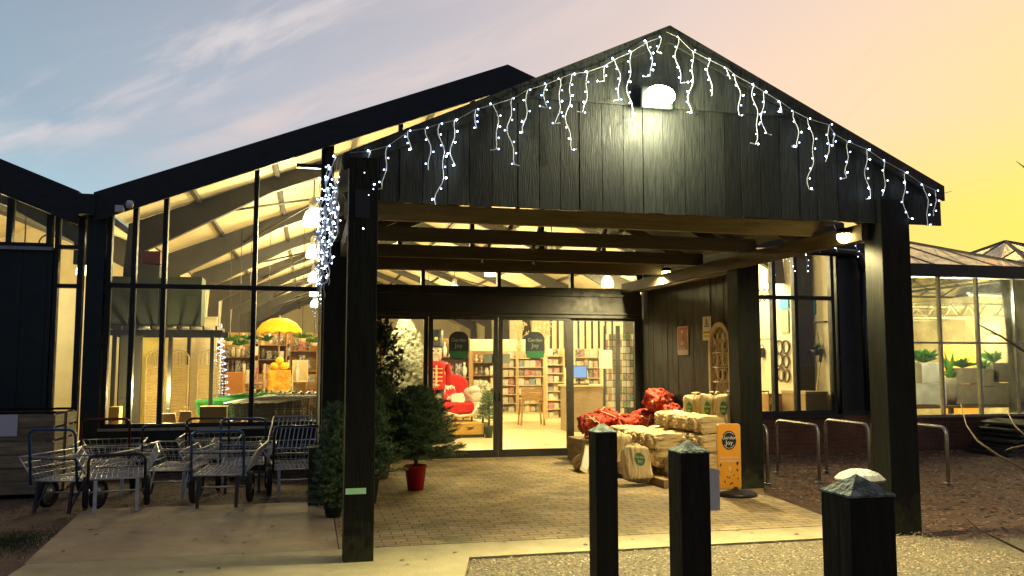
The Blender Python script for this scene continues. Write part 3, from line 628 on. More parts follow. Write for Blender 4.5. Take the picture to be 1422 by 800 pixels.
# ------------------------------------------------------------------ icicle lights
bulb_me = None
def string_lights(label, wire, strands, maxb=98):
    """wire: list of points; strands: (start point, drop)"""
    global bulb_me
    base = Vector(wire[0]); t = thing('icicle_light_string', label, 'string lights', base, 0, 'white icicle lights on the porch')
    MB().tube(wire, .0028, 5).build('cable', 'wire_grey', t, world=True)
    nb = 0
    for p, drop in strands:
        p = Vector(p); n = max(3, int(drop/.045)); pts = []; dx_ = dy_ = 0; ph = random.random()*6
        for i in range(n+1):
            f = i/n; dx_ = .028*math.sin(ph+f*drop*9) + .015*math.sin(ph*2+f*drop*23); pts.append(p + Vector((dx_-.028*math.sin(ph)*(1-f), .004*math.sin(f*9), -f*drop)))
        if random.random() < .55: pts += [pts[-1]+Vector((random.choice((-1, 1))*.05, 0, .01 if random.random() < .5 else -.012))]
        m = MB().tube(pts, .0040, 4, smooth=False); s = m.build('strand', 'wire_white', t, world=True)  # bulb glow along the strands put into their white colour
        step = max(1, round(.078/(drop/n)))
        for i in range(0, len(pts), step):
            if nb >= maxb: break
            q = pts[min(i, len(pts)-1)] + Vector((random.choice((-1, 1))*.02, -.012, 0))
            if bulb_me is None:
                o = MB().ball((0, 0, 0), .0072, 5).build('bulb', 'bulb', s); bulb_me = [o.data, o.data.copy(), o.data.copy()]; bulb_me[1].materials[0] = emis('led_bulb_dim', lin((190, 215, 255)), 6); bulb_me[2].materials[0] = emis('led_bulb_blue', lin((165, 195, 255)), 9)
            else:
                o = bpy.data.objects.new('bulb', random.choice(bulb_me)); COL.objects.link(o); o.parent = s
            o.location = q - parent_world(s); nb += 1
YW = YF-.085
Ls = [(512, 210, 318), (538, 203, 262), (568, 182, 208), (592, 178, 236), (610, 172, 285), (633, 167, 230), (660, 152, 178), (686, 145, 207), (712, 137, 228), (732, 125, 185), (758, 117, 150), (776, 110, 172), (792, 103, 208), (815, 100, 157), (838, 92, 112), (855, 82, 138), (877, 72, 165), (900, 58, 105), (917, 52, 72)]
Rs = [(942, 52, 115), (960, 70, 157), (985, 83, 133), (1010, 95, 108), (1022, 105, 160), (1046, 118, 200), (1062, 128, 185), (1085, 142, 155), (1103, 155, 205), (1123, 165, 262), (1150, 173, 225), (1160, 187, 202), (1178, 197, 247), (1205, 208, 275), (1227, 223, 272), (1258, 240, 302), (1283, 257, 312), (1300, 265, 300)]
def mk(rows): return [(P(x, y0, 1, YW), max(.1, P(x, y0, 1, YW).z-P(x, y1, 1, YW).z)) for x, y0, y1 in rows]
string_lights('white icicle lights on the lower left slope of the porch gable', [P(486, 212, 1, YW)] + [P(x, y0, 1, YW) for x, y0, _ in Ls[:9]], mk(Ls[:9]), 99)
string_lights('white icicle lights on the upper left slope of the porch gable', [P(x, y0, 1, YW) for x, y0, _ in Ls[8:]], mk(Ls[9:]), 99)
string_lights('white icicle lights on the upper right slope of the porch gable', [P(925, 44, 1, YW)] + [P(x, y0, 1, YW) for x, y0, _ in Rs[:9]], mk(Rs[:9]), 99)
string_lights('white icicle lights on the lower right slope of the porch gable', [P(x, y0, 1, YW) for x, y0, _ in Rs[8:]], mk(Rs[9:]), 99)
def eave(x, ys, z): return [((x + random.uniform(-.09, .05), y, z+random.uniform(-.03, .03)), random.choice((.3, .5, .75, 1.0))*random.uniform(.8, 1.1)) for y in ys]
string_lights('dense white icicle lights on the front half of the left eave', [(.2, 6.9+i*.3, 3.2+.02*(i % 2)) for i in range(11)], eave(.17, [6.95+.14*i for i in range(22)], 3.2), 99)
string_lights('dense white icicle lights on the back half of the left eave', [(.2, 9.95+i*.3, 3.2+.02*(i % 2)) for i in range(12)], eave(.17, [10.0+.15*i for i in range(22)], 3.2), 99)
ge = [P(x, y, 1, YD-.32) for x, y in ((1050, 352), (1065, 344), (1085, 342), (1100, 342), (1118, 346), (1138, 340), (1142, 336), (1190, 334), (1215, 340))]
string_lights('white icicle lights in front of the windows right of the porch', ge, [(ge[i], d) for i, d in ((0, .2), (1, .25), (2, .2), (3, .45), (4, .4), (5, .15), (7, .3))], 40)
gr_ = [P(x, y, 1, 9.3) for x, y in ((1240, 320), (1266, 325), (1290, 305))]
string_lights('few white lights hanging off the right eave of the porch', [(6.02, 6.9, 3.2), (6.02, 7.6, 3.2), (6.02, 8.4, 3.2), (6.02, 9.4, 3.2)], [((6.02, 7.2, 3.2), .25), ((6.02, 7.9, 3.2), .3), ((6.02, 8.8, 3.2), .35)], 20)
# ------------------------------------------------------------------ interior lamps
def pendant(x, y, z, label, e, r=.2, top=None):
    t = thing('pendant_lamp', label, 'lamp', (x, y, z), 0, 'glowing pendant lamps in the hall')
    MB().lathe([(r*.93, 0), (r, .05), (r*.95, .16), (r*.72, .27), (r*.45, .32), (.001, .33)], (0, 0, 0), 18).build('shade', 'warm_glass', t)
    MB().lathe([(.09, .331), (.09, .5), (.03, .56)], (0, 0, 0), 12).build('gear_housing', 'shade_metal', t)
    MB().tube([(0, 0, .56), (0, 0, (top or rz_(x))-.2-z)], .012, 5).build('rod', 'grey_steel', t)
    lamp('pendant_light_source', 'POINT', (x, y, z-.22), e, (1, .80, .42), t, radius=.18)
ords = ['nearest', 'second', 'third', 'fourth', 'fifth', 'sixth']
LE = 470
for i, y in enumerate((16.2, 21.2, 27.5, 33.5, 40)):
    pendant(P(435, 330, 1, y).x+.03*i, y, 4.1, '%s glowing pendant lamp counted from the glass in the left row' % ords[i], LE, .2)
for i, y in enumerate((17.5, 24.5, 31, 38)):
    pendant(5.05+(.15 if i else 0), y, 3.55 if i == 0 else 4.1, '%s pendant lamp counted from the doors in the right row' % ords[i], LE, .2)
for i, y in enumerate((16.0, 23)):
    pendant(8.3, y, 3.7, '%s pendant lamp in the row beside the right wall' % ords[i], LE*.6, .18)
lamp('pergola_fill_light', 'POINT', (-2.25, 14.5, 1.1), 150, (1, .8, .4), radius=.15)  # added fill for the pergola and screens, no lamp fitting
lamp('pergola_fill_light', 'POINT', (-.6, 14.6, 3.2), 12, (1, .8, .4), radius=.2)  # weak added fill higher up, also without a fitting
pendant(-6.6, YD+5.5, 4.0, 'pendant lamp in the neighbouring hall nearest the high window', 900, .18, nz(-6.6))
pendant(-6.2, YD+12, 4.0, 'pendant lamp deeper inside the neighbouring hall', 800, .18, nz(-6.2))
pendant(-4.6, YD+1.6, 2.9, 'low added fill lamp in the neighbouring hall behind the dark cladding', 150, .15, nz(-4.6))  # pendant added to brighten the narrow window
# ------------------------------------------------------------------ greenhouse on the right
gh = thing('greenhouse', 'lit glasshouse on a brick base at the far right', 'building', (13, YD, 0))
GH = lambda mb, n, m, par=None: mb.build(n, m, par or gh, world=True)
X0, X1 = ER+.64, 18.0
GH(MB().box(X0, X1, YD-.1, YD+.1, -.1, .53), 'dwarf_wall', 'brick')
GH(MB().box(X0, X1, YD-.16, YD+.1, .531, .575), 'sill', 'edging')
GH(MB().box(X0, X1, YD-.16, YD+.12, 3.16, 3.40), 'gutter', 'dark_metal')
gm = MB()
x = P(1305.5, 480, 1, YD).x; st = P(1358, 480, 1, YD).x-x
xx = x-2*st
while xx < X1: gm.box(xx-.022, xx+.022, YD-.05, YD+.03, .576, 3.159); xx += st
gm.box(X0, X1, YD-.046, YD+.026, 1.9, 1.935)
gw = GH(gm, 'window', 'galv'); GH(MB().box(X0, X1, YD-.004, YD+.004, .58, 3.155), 'pane', 'ghglass', gw)
GH(MB().box(X0, X1, YD+9, YD+9.1, 0, 3.4), 'back_wall', 'cream_wall')
GH(MB().box(X1, X1+.1, YD, YD+9, 0, 3.4), 'side_wall', 'cream_wall')
GH(MB().box(12.01, X1, YD+.1, YD+9, -.02, .003), 'floor', 'shop_floor')
b = MB()
for k in range(3, 7):
    b.box(X0, X1, YD+.9+1.25*k, YD+.95+1.25*k, 3.02, 3.07); b.box(X0, X1, YD+.9+1.25*k, YD+.95+1.25*k, 2.72, 2.76)
    for j in range(14):
        x = X0+.1+j*.55; b.bar((x, YD+.925+1.25*k, 2.74), (x+.27, YD+.925+1.25*k, 3.05), .03, .03); b.bar((x+.27, YD+.925+1.25*k, 3.05), (x+.54, YD+.925+1.25*k, 2.74), .03, .03)
GH(b, 'roof_truss', 'truss_paint')
def pyramid(cx, cy, hx, hy, z0, z1, nm):
    m = MB(); ap = (cx, cy, z1); cs = [(cx-hx, cy-hy, z0), (cx+hx, cy-hy, z0), (cx+hx, cy+hy, z0), (cx-hx, cy+hy, z0)]
    m.add(cs+[ap], [(0, 1, 4), (1, 2, 4), (2, 3, 4), (3, 0, 4)]); r = GH(m, nm, 'roofglass')
    m = MB()
    for i in range(4):
        a, c = Vector(cs[i]), Vector(cs[(i+1) % 4]); m.bar(a, ap, .06, .06); m.bar(a, c, .06, .05)
        for k in range(1, 6):
            q = a.lerp(c, k/6); f = 1-abs(k/6-.5)*2; m.bar(q, q.lerp(Vector(ap), .97*f) if f > .99 else q + ((Vector(ap)-(a+c)/2)*f), .03, .03)
    GH(m, 'glazing_bar', 'grey_steel', r)
a1 = P(1216, 328, 1, 17.6); a2 = P(1396, 335, 1, 17.6)
pyramid(a1.x, 17.6, 2.3, 3.2, 3.41, a1.z, 'glass_roof'); pyramid(a2.x, 17.6, 2.2, 3.2, 3.41, a2.z, 'glass_roof')
tb = thing('strip_light', 'long fluorescent strip light glowing inside the greenhouse', 'lamp', P(1380, 411, 1, 16.4))
MB().box(-.75, .75, -.02, .02, -.02, .02).build('tube', 'tube_glow', tb); MB().box(-.78, .78, -.04, .04, .021, .06).build('housing', 'white', tb)
tb.rotation_euler = (0, 0, .12)
lamp('greenhouse_strip_fill', 'POINT', (12.6, 14.5, 2.7), 330, (1, .92, .7), radius=.15); lamp('greenhouse_strip_fill', 'POINT', (13.4, 16.4, 2.3), 480, (1, .85, .45), radius=.25); lamp('greenhouse_strip_fill', 'POINT', (17, 18.5, 2.3), 460, (1, .85, .45), radius=.3); lamp('greenhouse_strip_fill', 'POINT', (12.6, 20.5, 2.3), 420, (1, .85, .45), radius=.3)  # one near the strip; the others are added fill without fittings
ob = P(1330, 500, 1, 19.0); tag(MB().box(ob.x-.45, ob.x+.55, 19, 19.06, .1, 2.0).build('display_board', 'orange_wall'), 'plain orange board standing at the back of the greenhouse', 'board')
# planters
def planter(px0, px1, py0, py1, y, m, label, round_=False):
    a, c = P(px0, py1, 1, y), P(px1, py0, 1, y); w_ = (c.x-a.x); cx = (a.x+c.x)/2; h = c.z-a.z
    t = thing('planter', label, 'planter', (cx, y+w_/2, a.z), 0, 'planters on the bench behind the greenhouse glass')
    if round_: MB().lathe([(w_*.3, 0), (w_*.46, h*.3), (w_*.5, h*.7), (w_*.42, h), (w_*.36, h), (w_*.36, h*.9), (.001, h*.9)], (0, 0, 0), 20).build('pot', m, t)
    else:
        q = MB(); q.box(-w_/2, w_/2, -w_/2, w_/2, 0, h*.93); q.box(-w_/2, w_/2, -w_/2, -w_/2+.03, h*.93, h); q.box(-w_/2, w_/2, w_/2-.03, w_/2, h*.93, h); q.box(-w_/2, -w_/2+.03, -w_/2+.031, w_/2-.031, h*.93, h); q.box(w_/2-.03, w_/2, -w_/2+.031, w_/2-.031, h*.93, h); q.build('pot', m, t, bevel=.008)
    return t, h
def leafy(t, h, n, ln, wd, m='leaf', spread=1., up=.6, name='foliage'):
    b = MB()
    for i in range(n):
        a = random.random()*6.28; tl = random.uniform(.25, 1)*spread; l = ln*random.uniform(.6, 1.1)
        d = Vector((math.cos(a)*tl, math.sin(a)*tl, up)).normalized(); s = Vector((-math.sin(a), math.cos(a), 0)); p = Vector((math.cos(a)*.02, math.sin(a)*.02, h))
        q1 = p+d*l*.5+Vector((0, 0, .1*l)); q2 = p+d*l+Vector((0, 0, -.25*l*tl))
        b.add([p-s*wd*.15, p+s*wd*.15, q1+s*wd, q2, q1-s*wd], [(0, 1, 2, 3, 4)])
    b.build(name, m, t)
yb = YD+1.7
t, h = planter(1267, 1291, 533, 562, yb, 'planter', 'lower left pale grey cube planter in the greenhouse')
t, h = planter(1291, 1314, 533, 562, yb, 'planter', 'lower pale grey cube planter beside a glazing bar')
t, h = planter(1281, 1311, 504, 532, yb, 'planter', 'upper pale grey planter holding a bright green leafy plant'); leafy(t, h, 60, .42, .07, up=.6)
t, h = planter(1319, 1337, 525, 562, yb+.1, 'planter_b', 'round brown planter with a tall spiky succulent', True); leafy(t, h, 16, .62, .04, up=1.6, spread=.5); leafy(t, h, 10, .3, .03, spread=1)
t, h = planter(1336, 1361, 534, 562, yb, 'planter_b', 'lower dark brown planter under the one with drooping leaves')
t, h = planter(1336, 1361, 511, 533, yb, 'planter_b', 'upper dark brown planter with drooping dark leaves'); leafy(t, h, 34, .32, .05, up=.5)
t, h = planter(1366, 1387, 537, 562, yb, 'planter_b', 'lower grey brown planter under the grassy one')
t, h = planter(1366, 1387, 513, 536, yb, 'planter_b', 'upper grey brown planter with thin grassy leaves'); leafy(t, h, 40, .3, .012, up=1.2)
t, h = planter(1388, 1410, 532, 562, yb, 'planter_b', 'lower brown planter at the right end of the bench')
t, h = planter(1380, 1409, 504, 531, yb, 'planter_b', 'upper wide brown planter at the right end of the bench'); leafy(t, h, 50, .36, .04, up=.9)
t, h = planter(1268, 1284, 512, 532, yb+.5, 'pot_green', 'small dark planter with trailing leaves behind the grey cubes'); leafy(t, h, 40, .26, .03, up=.5)
bn = thing('display_bench', 'low dark timber bench under the greenhouse planters', 'bench', (X0+4.2, yb+.25, 0))
b = MB(); zt = P(1300, 563, 1, yb).z-.006; b.box(-3, 3, -.42, .6, zt-.05, zt); b.build('bench_top', 'walnut', bn)
for x in (-2.9, -1, 1, 2.9): MB().box(x-.04, x+.04, -.3, -.22, 0, zt-.05).build('leg', 'walnut', bn)
# ------------------------------------------------------------------ bike hoops, ash bin, bollards
def hoop(x, y0, y1, zt, label):
    t = thing('bike_hoop', label, 'bike stand', (x, (y0+y1)/2, -.08), 0, 'steel bicycle hoops beside the brick wall'); l = (y1-y0)/2; r = .1; pts = [(0, -l, -.05)]
    pts += [(0, -l, zt-r)] + [(0, -l+r-r*math.cos(a), zt-r+r*math.sin(a)) for a in (.4, .8, 1.2, PI/2)] + [(0, l-r+r*math.sin(a), zt-r+r*math.cos(a)) for a in (0, .4, .8, 1.2, PI/2)] + [(0, l, -.05)]
    MB().tube(pts, .024, 10).build('steel_tube', 'galv', t)
    MB().lathe([(.055, 0), (.055, .012), (.03, .014)], (0, -l, .02), 12).build('base_plate', 'galv', t); MB().lathe([(.055, 0), (.055, .012), (.03, .014)], (0, l, .02), 12).build('base_plate', 'galv', t)
hoop(5.98, 10.4, 11.4, .78, 'bicycle hoop half hidden behind the porch post'); hoop(6.72, 10.35, 11.4, .78, 'complete bicycle hoop between the porch post and the window corner')
hoop(7.5, 10.35, 11.35, .78, 'bicycle hoop behind the white domed ash bin'); hoop(8.33, 9.85, 11.4, .76, 'longest looking bicycle hoop passing behind the front right post')
bc = P(1194, 664, 1, 5.35); bx = thing('ash_bin', 'white domed ash bin on a dark post behind the nearest bollard', 'bin', (bc.x, 5.35, -.06)); hz = bc.z+.06
MB().lathe([(.05, 0), (.05, hz-.22), (.09, hz-.2), (.11, hz-.04), (.11, hz)], (0, 0, 0), 18).build('body', 'black_pl', bx)
d = MB(); n = 28; pr = [(.165, hz-.012), (.165, hz), (.13, hz+.03), (.07, hz+.055), (.02, hz+.065), (.001, hz+.066)]
for i, (r, z) in enumerate(pr): d.v += [((r*(1+.02*(k % 2)))*math.cos(2*PI*k/n), (r*(1+.02*(k % 2)))*math.sin(2*PI*k/n), z+(.004 if k % 2 and i in (2, 3) else 0)) for k in range(n)]
for i in range(5):
    for k in range(n): d.f.append((i*n+k, i*n+(k+1) % n, (i+1)*n+(k+1) % n, (i+1)*n+k)); d.sm.append(False)
d.f.append(tuple(range(n-1, -1, -1))); d.sm.append(False); d.build('dome_lid', 'dome_grey', bx)
def bollard(px, py, wpx, label, rz=0):
    # find the depth at which a 0.15 m square post looks wpx wide
    for yy in [1.5+.01*i for i in range(600)]:
        c = P(px, py, 1, yy); d_ = (c-Vector((0, 0, EYE))).length; aa = math.atan2(c.x, c.y)
        if .15*(math.cos(aa)+math.sin(aa))*FPX/(c-Vector((0, 0, EYE))).dot(FW) < wpx: break
    t = thing('bollard', label, 'bollard', (c.x, yy, -.02), rz, 'black timber bollards in the gravel'); h = c.z+.02
    MB().box(-.075, .075, -.075, .075, -.1, h).build('post', 'post_timber', t, bevel=.004)
    m = MB(); e = .077; m.add([(-e, -e, h+.001), (e, -e, h+.001), (e, e, h+.001), (-e, e, h+.001), (-e, -e, h+.007), (e, -e, h+.007), (e, e, h+.007), (-e, e, h+.007), (0, 0, h+.06)], [(3, 2, 1, 0), (0, 1, 5, 4), (1, 2, 6, 5), (2, 3, 7, 6), (3, 0, 4, 7), (4, 5, 8), (5, 6, 8), (6, 7, 8), (7, 4, 8)]); m.build('cap', 'mortar_cap', t)
    return c, t
c1_, _ = bollard(837, 600, 40, 'farthest black bollard with a mossy pointed cap')
c2_, t2_ = bollard(956, 628, 57, 'middle black bollard with a sheet of paper behind it')
c3_, _ = bollard(1190, 686, 96, 'nearest and thickest looking bollard at the lower right')
q = P(988, 680, 1, c2_.y+.12); pa = MB().box(q.x-.11, q.x+.035, c2_.y+.10, c2_.y+.103, q.z-.10, q.z+.10).build('paper_notice', 'paper'); tag(pa, 'white sheet of paper showing past the middle bollard', 'notice')
tag(MB().box(q.x-.16, q.x-.09, c2_.y+.08, c2_.y+.098, q.z-.02, q.z+.02).build('notice_clip', 'black_pl', None), 'small black clip holding the paper to the bollard', 'clip')
bpy.data.objects.remove(bpy.data.objects['notice_clip'])
# ------------------------------------------------------------------ signs on the side wall
def onwall(px, py): return P(px, py, 0, 5.552)
def wallsign(name, label, cat, c, wy, hz_, m, th=.012):
    t = thing(name, label, cat, c)
    MB().box(-th, 0, -wy/2, wy/2, -hz_/2, hz_/2).build('board', m, t, bevel=.004); return t
c = onwall(949, 473); t = wallsign('hanging_plaque', 'red and cream hanging plaque on the dark porch wall', 'plaque', c, .38, .44, 'pinkwhite')
MB().box(-.015, -.0125, -.16, .16, -.14, .195).build('red_panel', 'plaque', t)
b = MB()
for z, r in ((.13, .035), (.06, .028), (.01, .024)): b.lathe([(r, 0), (r, .003), (.001, .003)], (0, 0, 0), 12, Matrix.Translation((-.0165, 0, z)) @ Matrix.Rotation(-PI/2, 4, 'Y'))
b.build('picture', 'cream_paint', t)
for i, s in enumerate(('FIRE', 'LOGS')): text_mesh(s, .07, 'lettering', 'white', t, (-.017, 0, -.05-.075*i), (PI/2, 0, -PI/2))
MB().tube([(-.004, -.14, .22), (-.004, 0, .34), (-.004, .14, .22)], .004, 4).build('hanging_cord', 'dark_tube', t)
c = onwall(982, 456); t = wallsign('warning_sign', 'small white and yellow warning sign on the porch wall', 'sign', c, .26, .34, 'white', .006)
MB().box(-.008, -.0065, -.13, .13, -.165, -.02).build('yellow_panel', 'signyellow', t)
b = MB(); b.prism([(-.075, .02), (.075, .02), (0, .15)], 0, -.009, -.0065); b.prism([(-.05, .034), (.05, .034), (0, .12)], 0, -.0105, -.0091); b.build('warning_triangle', 'black_pl', t).data.materials.append(MT['signyellow'])
for p_ in bpy.data.objects[-1:] if False else []: pass
tri = [o for o in t.children if o.name.startswith('warning')][0]
for f in tri.data.polygons:
    if min(tri.data.vertices[v].co.x for v in f.vertices) < -.0095: f.material_index = 1
MB().box(-.012, -.0106, -.008, .008, .045, .09).build('figure_mark', 'black_pl', t)
text_mesh('WARNING', .045, 'lettering', 'black_pl', t, (-.0085, 0, -.06), (PI/2, 0, -PI/2)); text_mesh('CCTV in use', .035, 'lettering', 'black_pl', t, (-.0085, 0, -.11), (PI/2, 0, -PI/2))
# arched mirror frame, leaning on the wall above the bags
c = onwall(1003, 500); t = thing('arched_window_frame', 'tall arched cream frame with decorative tracery on the porch wall', 'decoration', (c.x, c.y, c.z))
w_, h_ = .64, 1.05
def arch(w, h, n=14): return [(-w/2, -h/2), (w/2, -h/2)] + [(w/2*math.cos(a), h/2-w/2+w/2*math.sin(a)) for a in [PI*i/n for i in range(n+1)]]
o_, i_ = arch(w_, h_), arch(w_-.12, h_-.12); nn = len(o_)
fb = MB(); vs = [(x_, y_, z_) for x_ in (0, -.05) for (y_, z_) in o_] + [(x_, y_, z_) for x_ in (0, -.05) for (y_, z_) in i_]
fs = []
for k in range(nn):
    k2 = (k+1) % nn; fs += [(k, k2, nn+k2, nn+k), (2*nn+k2, 2*nn+k, 3*nn+k, 3*nn+k2), (nn+k, nn+k2, 3*nn+k2, 3*nn+k)]
fb.add(vs, fs); fb.build('frame', 'cream_paint', t)
MB().prism(i_, 0, -.012, -.002).build('painted_mirror_glass', mat('mirror', (.62, .5, .28), .3, .25, c2=(.16, .12, .06), sc=9, detail=8, lo=.42, hi=.55), t)  # bright and dark reflections painted in as noise colour
fb = MB()
for y_ in (-.08, .08): fb.tube([(-.03, y_, -.42), (-.03, y_, .2), (-.03, y_*2.0 if y_ < 0 else y_*2, .3)], .013, 6)
for z_ in (-.3, -.1, .1): fb.tube([(-.03, -.23, z_), (-.03, .23, z_)], .011, 6)
for z_ in (-.2, 0., .2, .32):
    for y_ in (-.14, 0, .14): fb.tube([(-.03, y_+.055*math.cos(a), z_+.075*math.sin(a)) for a in [i*PI/6 for i in range(13)]], .008, 5, cap=False)
fb.build('tracery', 'cream_paint', t)
# orange fuel sign
c = P(1011, 688, 2, 0.0); sc_ = P(1011, 640, 1, c.y)
t = thing('pavement_sign', 'orange upright sign with round navy badge beside the stacked bags', 'sign', (c.x+.02, c.y, 0), -.12)
hh = P(1011, 589, 1, c.y).z; zb = .08; ww = .275
def rrect(w, z0, z1, r=.035, n=5):
    o = []
    for cx_, cz_, a0 in ((w/2-r, z0+r, -PI/2), (w/2-r, z1-r, 0), (-w/2+r, z1-r, PI/2), (-w/2+r, z0+r, PI)):
        o += [(cx_+r*math.cos(a0+i*PI/2/n), cz_+r*math.sin(a0+i*PI/2/n)) for i in range(n+1)]
    return o
MB().prism(rrect(ww, zb, hh), 1, -.02, .02).build('board', 'amber', t)
MB().prism(rrect(ww+.012, zb-.004, hh+.006), 1, -.012, .012).build('board_edge', 'cream_paint', t)
MB().lathe([(.24, 0), (.25, .02), (.22, .045), (.05, .06), (.03, .1)], (.07, .0, 0), 26).build('base', 'black_pl', t)
b = MB(); zc = hh-.185; ell = [(.088*math.cos(a), zc+.11*math.sin(a)) for a in [2*PI*i/28 for i in range(28)]]; b.prism(ell, 1, -.0235, -.0205); b.build('badge', 'navy', t)
for s, z, sz in (('Garden', zc+.028, .058), ('Joy', zc-.03, .07)): text_mesh(s, sz, 'badge_lettering', 'white', t, (0, -.0255, z), (PI/2, 0, 0))
b = MB()
for a0, a1 in ((PI*.2, PI*.8), (PI*1.2, PI*1.8)): b.tube([(.073*math.cos(a), -.0245, zc+.093*math.sin(a)) for a in [a0+(a1-a0)*i/12 for i in range(13)]], .003, 4)
b.build('badge_ring', 'white', t)
for i, s in enumerate(('Sustainable and', 'Renewable Fuels')): text_mesh(s, .035, 'lettering', 'white', t, (0, -.022, hh-.385-.042*i), (PI/2, 0, 0))
b = MB(); b.ball((0, -.021, hh-.52), .018, 6, (1, .2, 1.6)); b.tube([(-.035, -.021, hh-.56), (0, -.021, hh-.58), (.035, -.021, hh-.56)], .004, 4); b.build('flame_mark', 'cream_paint', t)
b = MB()
for x_, z_, a_, l_ in ((.09, .34, .2, .07), (.1, .27, -.3, .05), (-.11, .33, .1, .05), (-.115, .25, -.5, .04), (-.04, .2, .6, .035), (.0, .19, -.4, .035), (.045, .22, .3, .03), (-.06, .14, 0, .04), (-.01, .12, .8, .04), (.04, .13, -.7, .04), (.09, .18, .5, .035), (.015, .26, .9, .025)):
    d_ = Vector((math.sin(a_), 0, math.cos(a_))); s_ = Vector((math.cos(a_), 0, -math.sin(a_))); p0 = Vector((x_, -.0225, z_))
    b.add([p0, p0+d_*l_*.5+s_*l_*.22, p0+d_*l_, p0+d_*l_*.5-s_*l_*.22], [(0, 1, 2, 3)])
b.build('leaf_print', 'navy', t)
# ------------------------------------------------------------------ bags
def pillow(sx_, sy_, sz_, seed, nz_=.03, nu=44, nv=26, ex=.34):
    b = MB(); vs = []
    sg = lambda v, e: math.copysign(abs(v)**e, v)
    for j in range(nv+1):
        ph = -PI/2 + PI*j/nv
        for i in range(nu):
            th = 2*PI*i/nu; v = Vector((sg(math.cos(ph), ex)*sg(math.cos(th), ex), sg(math.cos(ph), ex)*sg(math.sin(th), ex), sg(math.sin(ph), ex*1.2)))
            q = Vector((v.x*sx_/2, v.y*sy_/2, v.z*sz_/2)); n1 = mn.noise(q*9+Vector((seed*3.7, 0, 0))); n2 = mn.noise(Vector((q.x*30, q.y*30, q.z*5))+Vector((seed, 5, 0)))
            vs.append(q*(1+nz_*3*n1) + v.normalized()*nz_*.75*n2)
    fs = [(j*nu+i, j*nu+(i+1) % nu, (j+1)*nu+(i+1) % nu, (j+1)*nu+i) for j in range(nv) for i in range(nu)]
    b.add(vs, fs, True); return b
def kind_bag(loc, rot, label, seed, logo=None, size=(.30, .22, .44)):
    t = thing('kindling_bag', label, 'bag', loc, 0, 'cream bags of kindling piled by the porch wall'); t.rotation_euler = rot
    pillow(*size, seed, .035).build('net_body', 'kindling', t)
    b = MB()
    for k in range(7):
        a = random.random()*6.28; b.tube([(0, 0, size[2]/2-.02), (.05*math.cos(a), .04*math.sin(a), size[2]/2+.03), (.08*math.cos(a+.5), .05*math.sin(a+.5), size[2]/2+.035)], [.02, .022, .006], 6)
    b.build('tied_neck', 'cream_paint', t)
    if logo:
        ax, s = logo; q = MB(); h0 = size[1]/2+.006 if ax == 1 else size[0]/2+.006
        if ax == 1: q.prism([(.072*math.cos(a), .02+.09*math.sin(a)) for a in [2*PI*i/20 for i in range(20)]], 1, -h0-.006, -h0)
        else: q.prism([(.062*math.cos(a), .02+.09*math.sin(a)) for a in [2*PI*i/20 for i in range(20)]], 0, -h0-.006, -h0)
        e = q.build('printed_badge', 'signgreen', t)
        tl = text_mesh('Garden', .04, 'badge_lettering', 'cream_paint', e, (0, -h0-.008, .045) if ax == 1 else (-h0-.008, 0, .045), (PI/2, 0, 0) if ax == 1 else (PI/2, 0, -PI/2))
        tl = text_mesh('Joy', .05, 'badge_lettering', 'cream_paint', e, (0, -h0-.008, -.01) if ax == 1 else (-h0-.008, 0, -.01), (PI/2, 0, 0) if ax == 1 else (PI/2, 0, -PI/2))
    return t
# three standing bags against the wall (tops seen at y 552)
for i, px in enumerate((965, 990, 1012)):
    c = P(px, 569, 0, 5.30); kind_bag((5.33, c.y, c.z), (0, 0, random.uniform(-.1, .1)+.25), ('left', 'middle', 'right')[i]+' one of three upright kindling bags standing on top of the pile', i+1, (0, 1), (.24, .40, .40))
# lying bags: layers. each (x, y, z, rotation z)
ZT = .86
lay = []
for k in range(5): lay.append((5.12, 10.25+.31*k, .745, 0, 'upper'))
for k in range(6): lay.append((5.05, 10.1+.31*k, .52, .03, 'second'))
for k in range(6): lay.append((4.68, 10.65+.3*k, .50, .0, 'outer second'))
for k in range(6): lay.append((5.05, 10.1+.31*k, .30, .0, 'third'))
for k in range(6): lay.append((4.66, 10.6+.3*k, .28, .05, 'outer third'))
for k in range(6): lay.append((4.9, 10.1+.31*k, .09, .0, 'bottom'))
ordn = ['nearest', 'second nearest', 'third nearest', 'fourth nearest', 'fifth nearest', 'sixth nearest']
cnt = {}
for (x_, y_, z_, r_, nm) in lay:
    i = cnt.get(nm, 0); cnt[nm] = i+1
    kind_bag((x_, y_, z_), (PI/2*0, PI/2, r_+PI+random.uniform(-.05, .05)), '%s lying kindling bag in the %s row of the pile' % (ordn[i], nm), 20+len(cnt)*7+i, None, (.215, .30, .46))
c = P(886, 641, 1, 10.35); kind_bag((4.13, 10.42, .25), (-.50, .10, .05), 'leaning kindling bag with green badge at the front of the pile', 77, (1, 1), (.36, .2, .46))
c = P(870, 622, 1, 11.2); kind_bag((4.25, 11.35, .30), (-.3, .25, -.2), 'tilted kindling bag behind the leaning badged one', 78, None, (.3, .22, .5))
kind_bag((4.62, 10.2, .22), (-.3, -.12, .1), 'slumped kindling bag between the leaning bag and the orange sign', 79, None, (.3, .22, .42))
kind_bag((4.33, 11.0, .12), (PI/2, .1, .3), 'kindling bag lying flat under the tilted one', 80, None, (.3, .2, .42))
kind_bag((3.95, 11.9, .14), (.9, .2, .5), 'kindling bag slumped at the foot of the red nets', 81, None, (.28, .2, .42))
b = MB(); tag(MB().box(4.3, 4.75, 9.95, 10.4, 0, .10).build('cardboard_box', 'carton'), 'flattened cardboard box under the front bags', 'box')
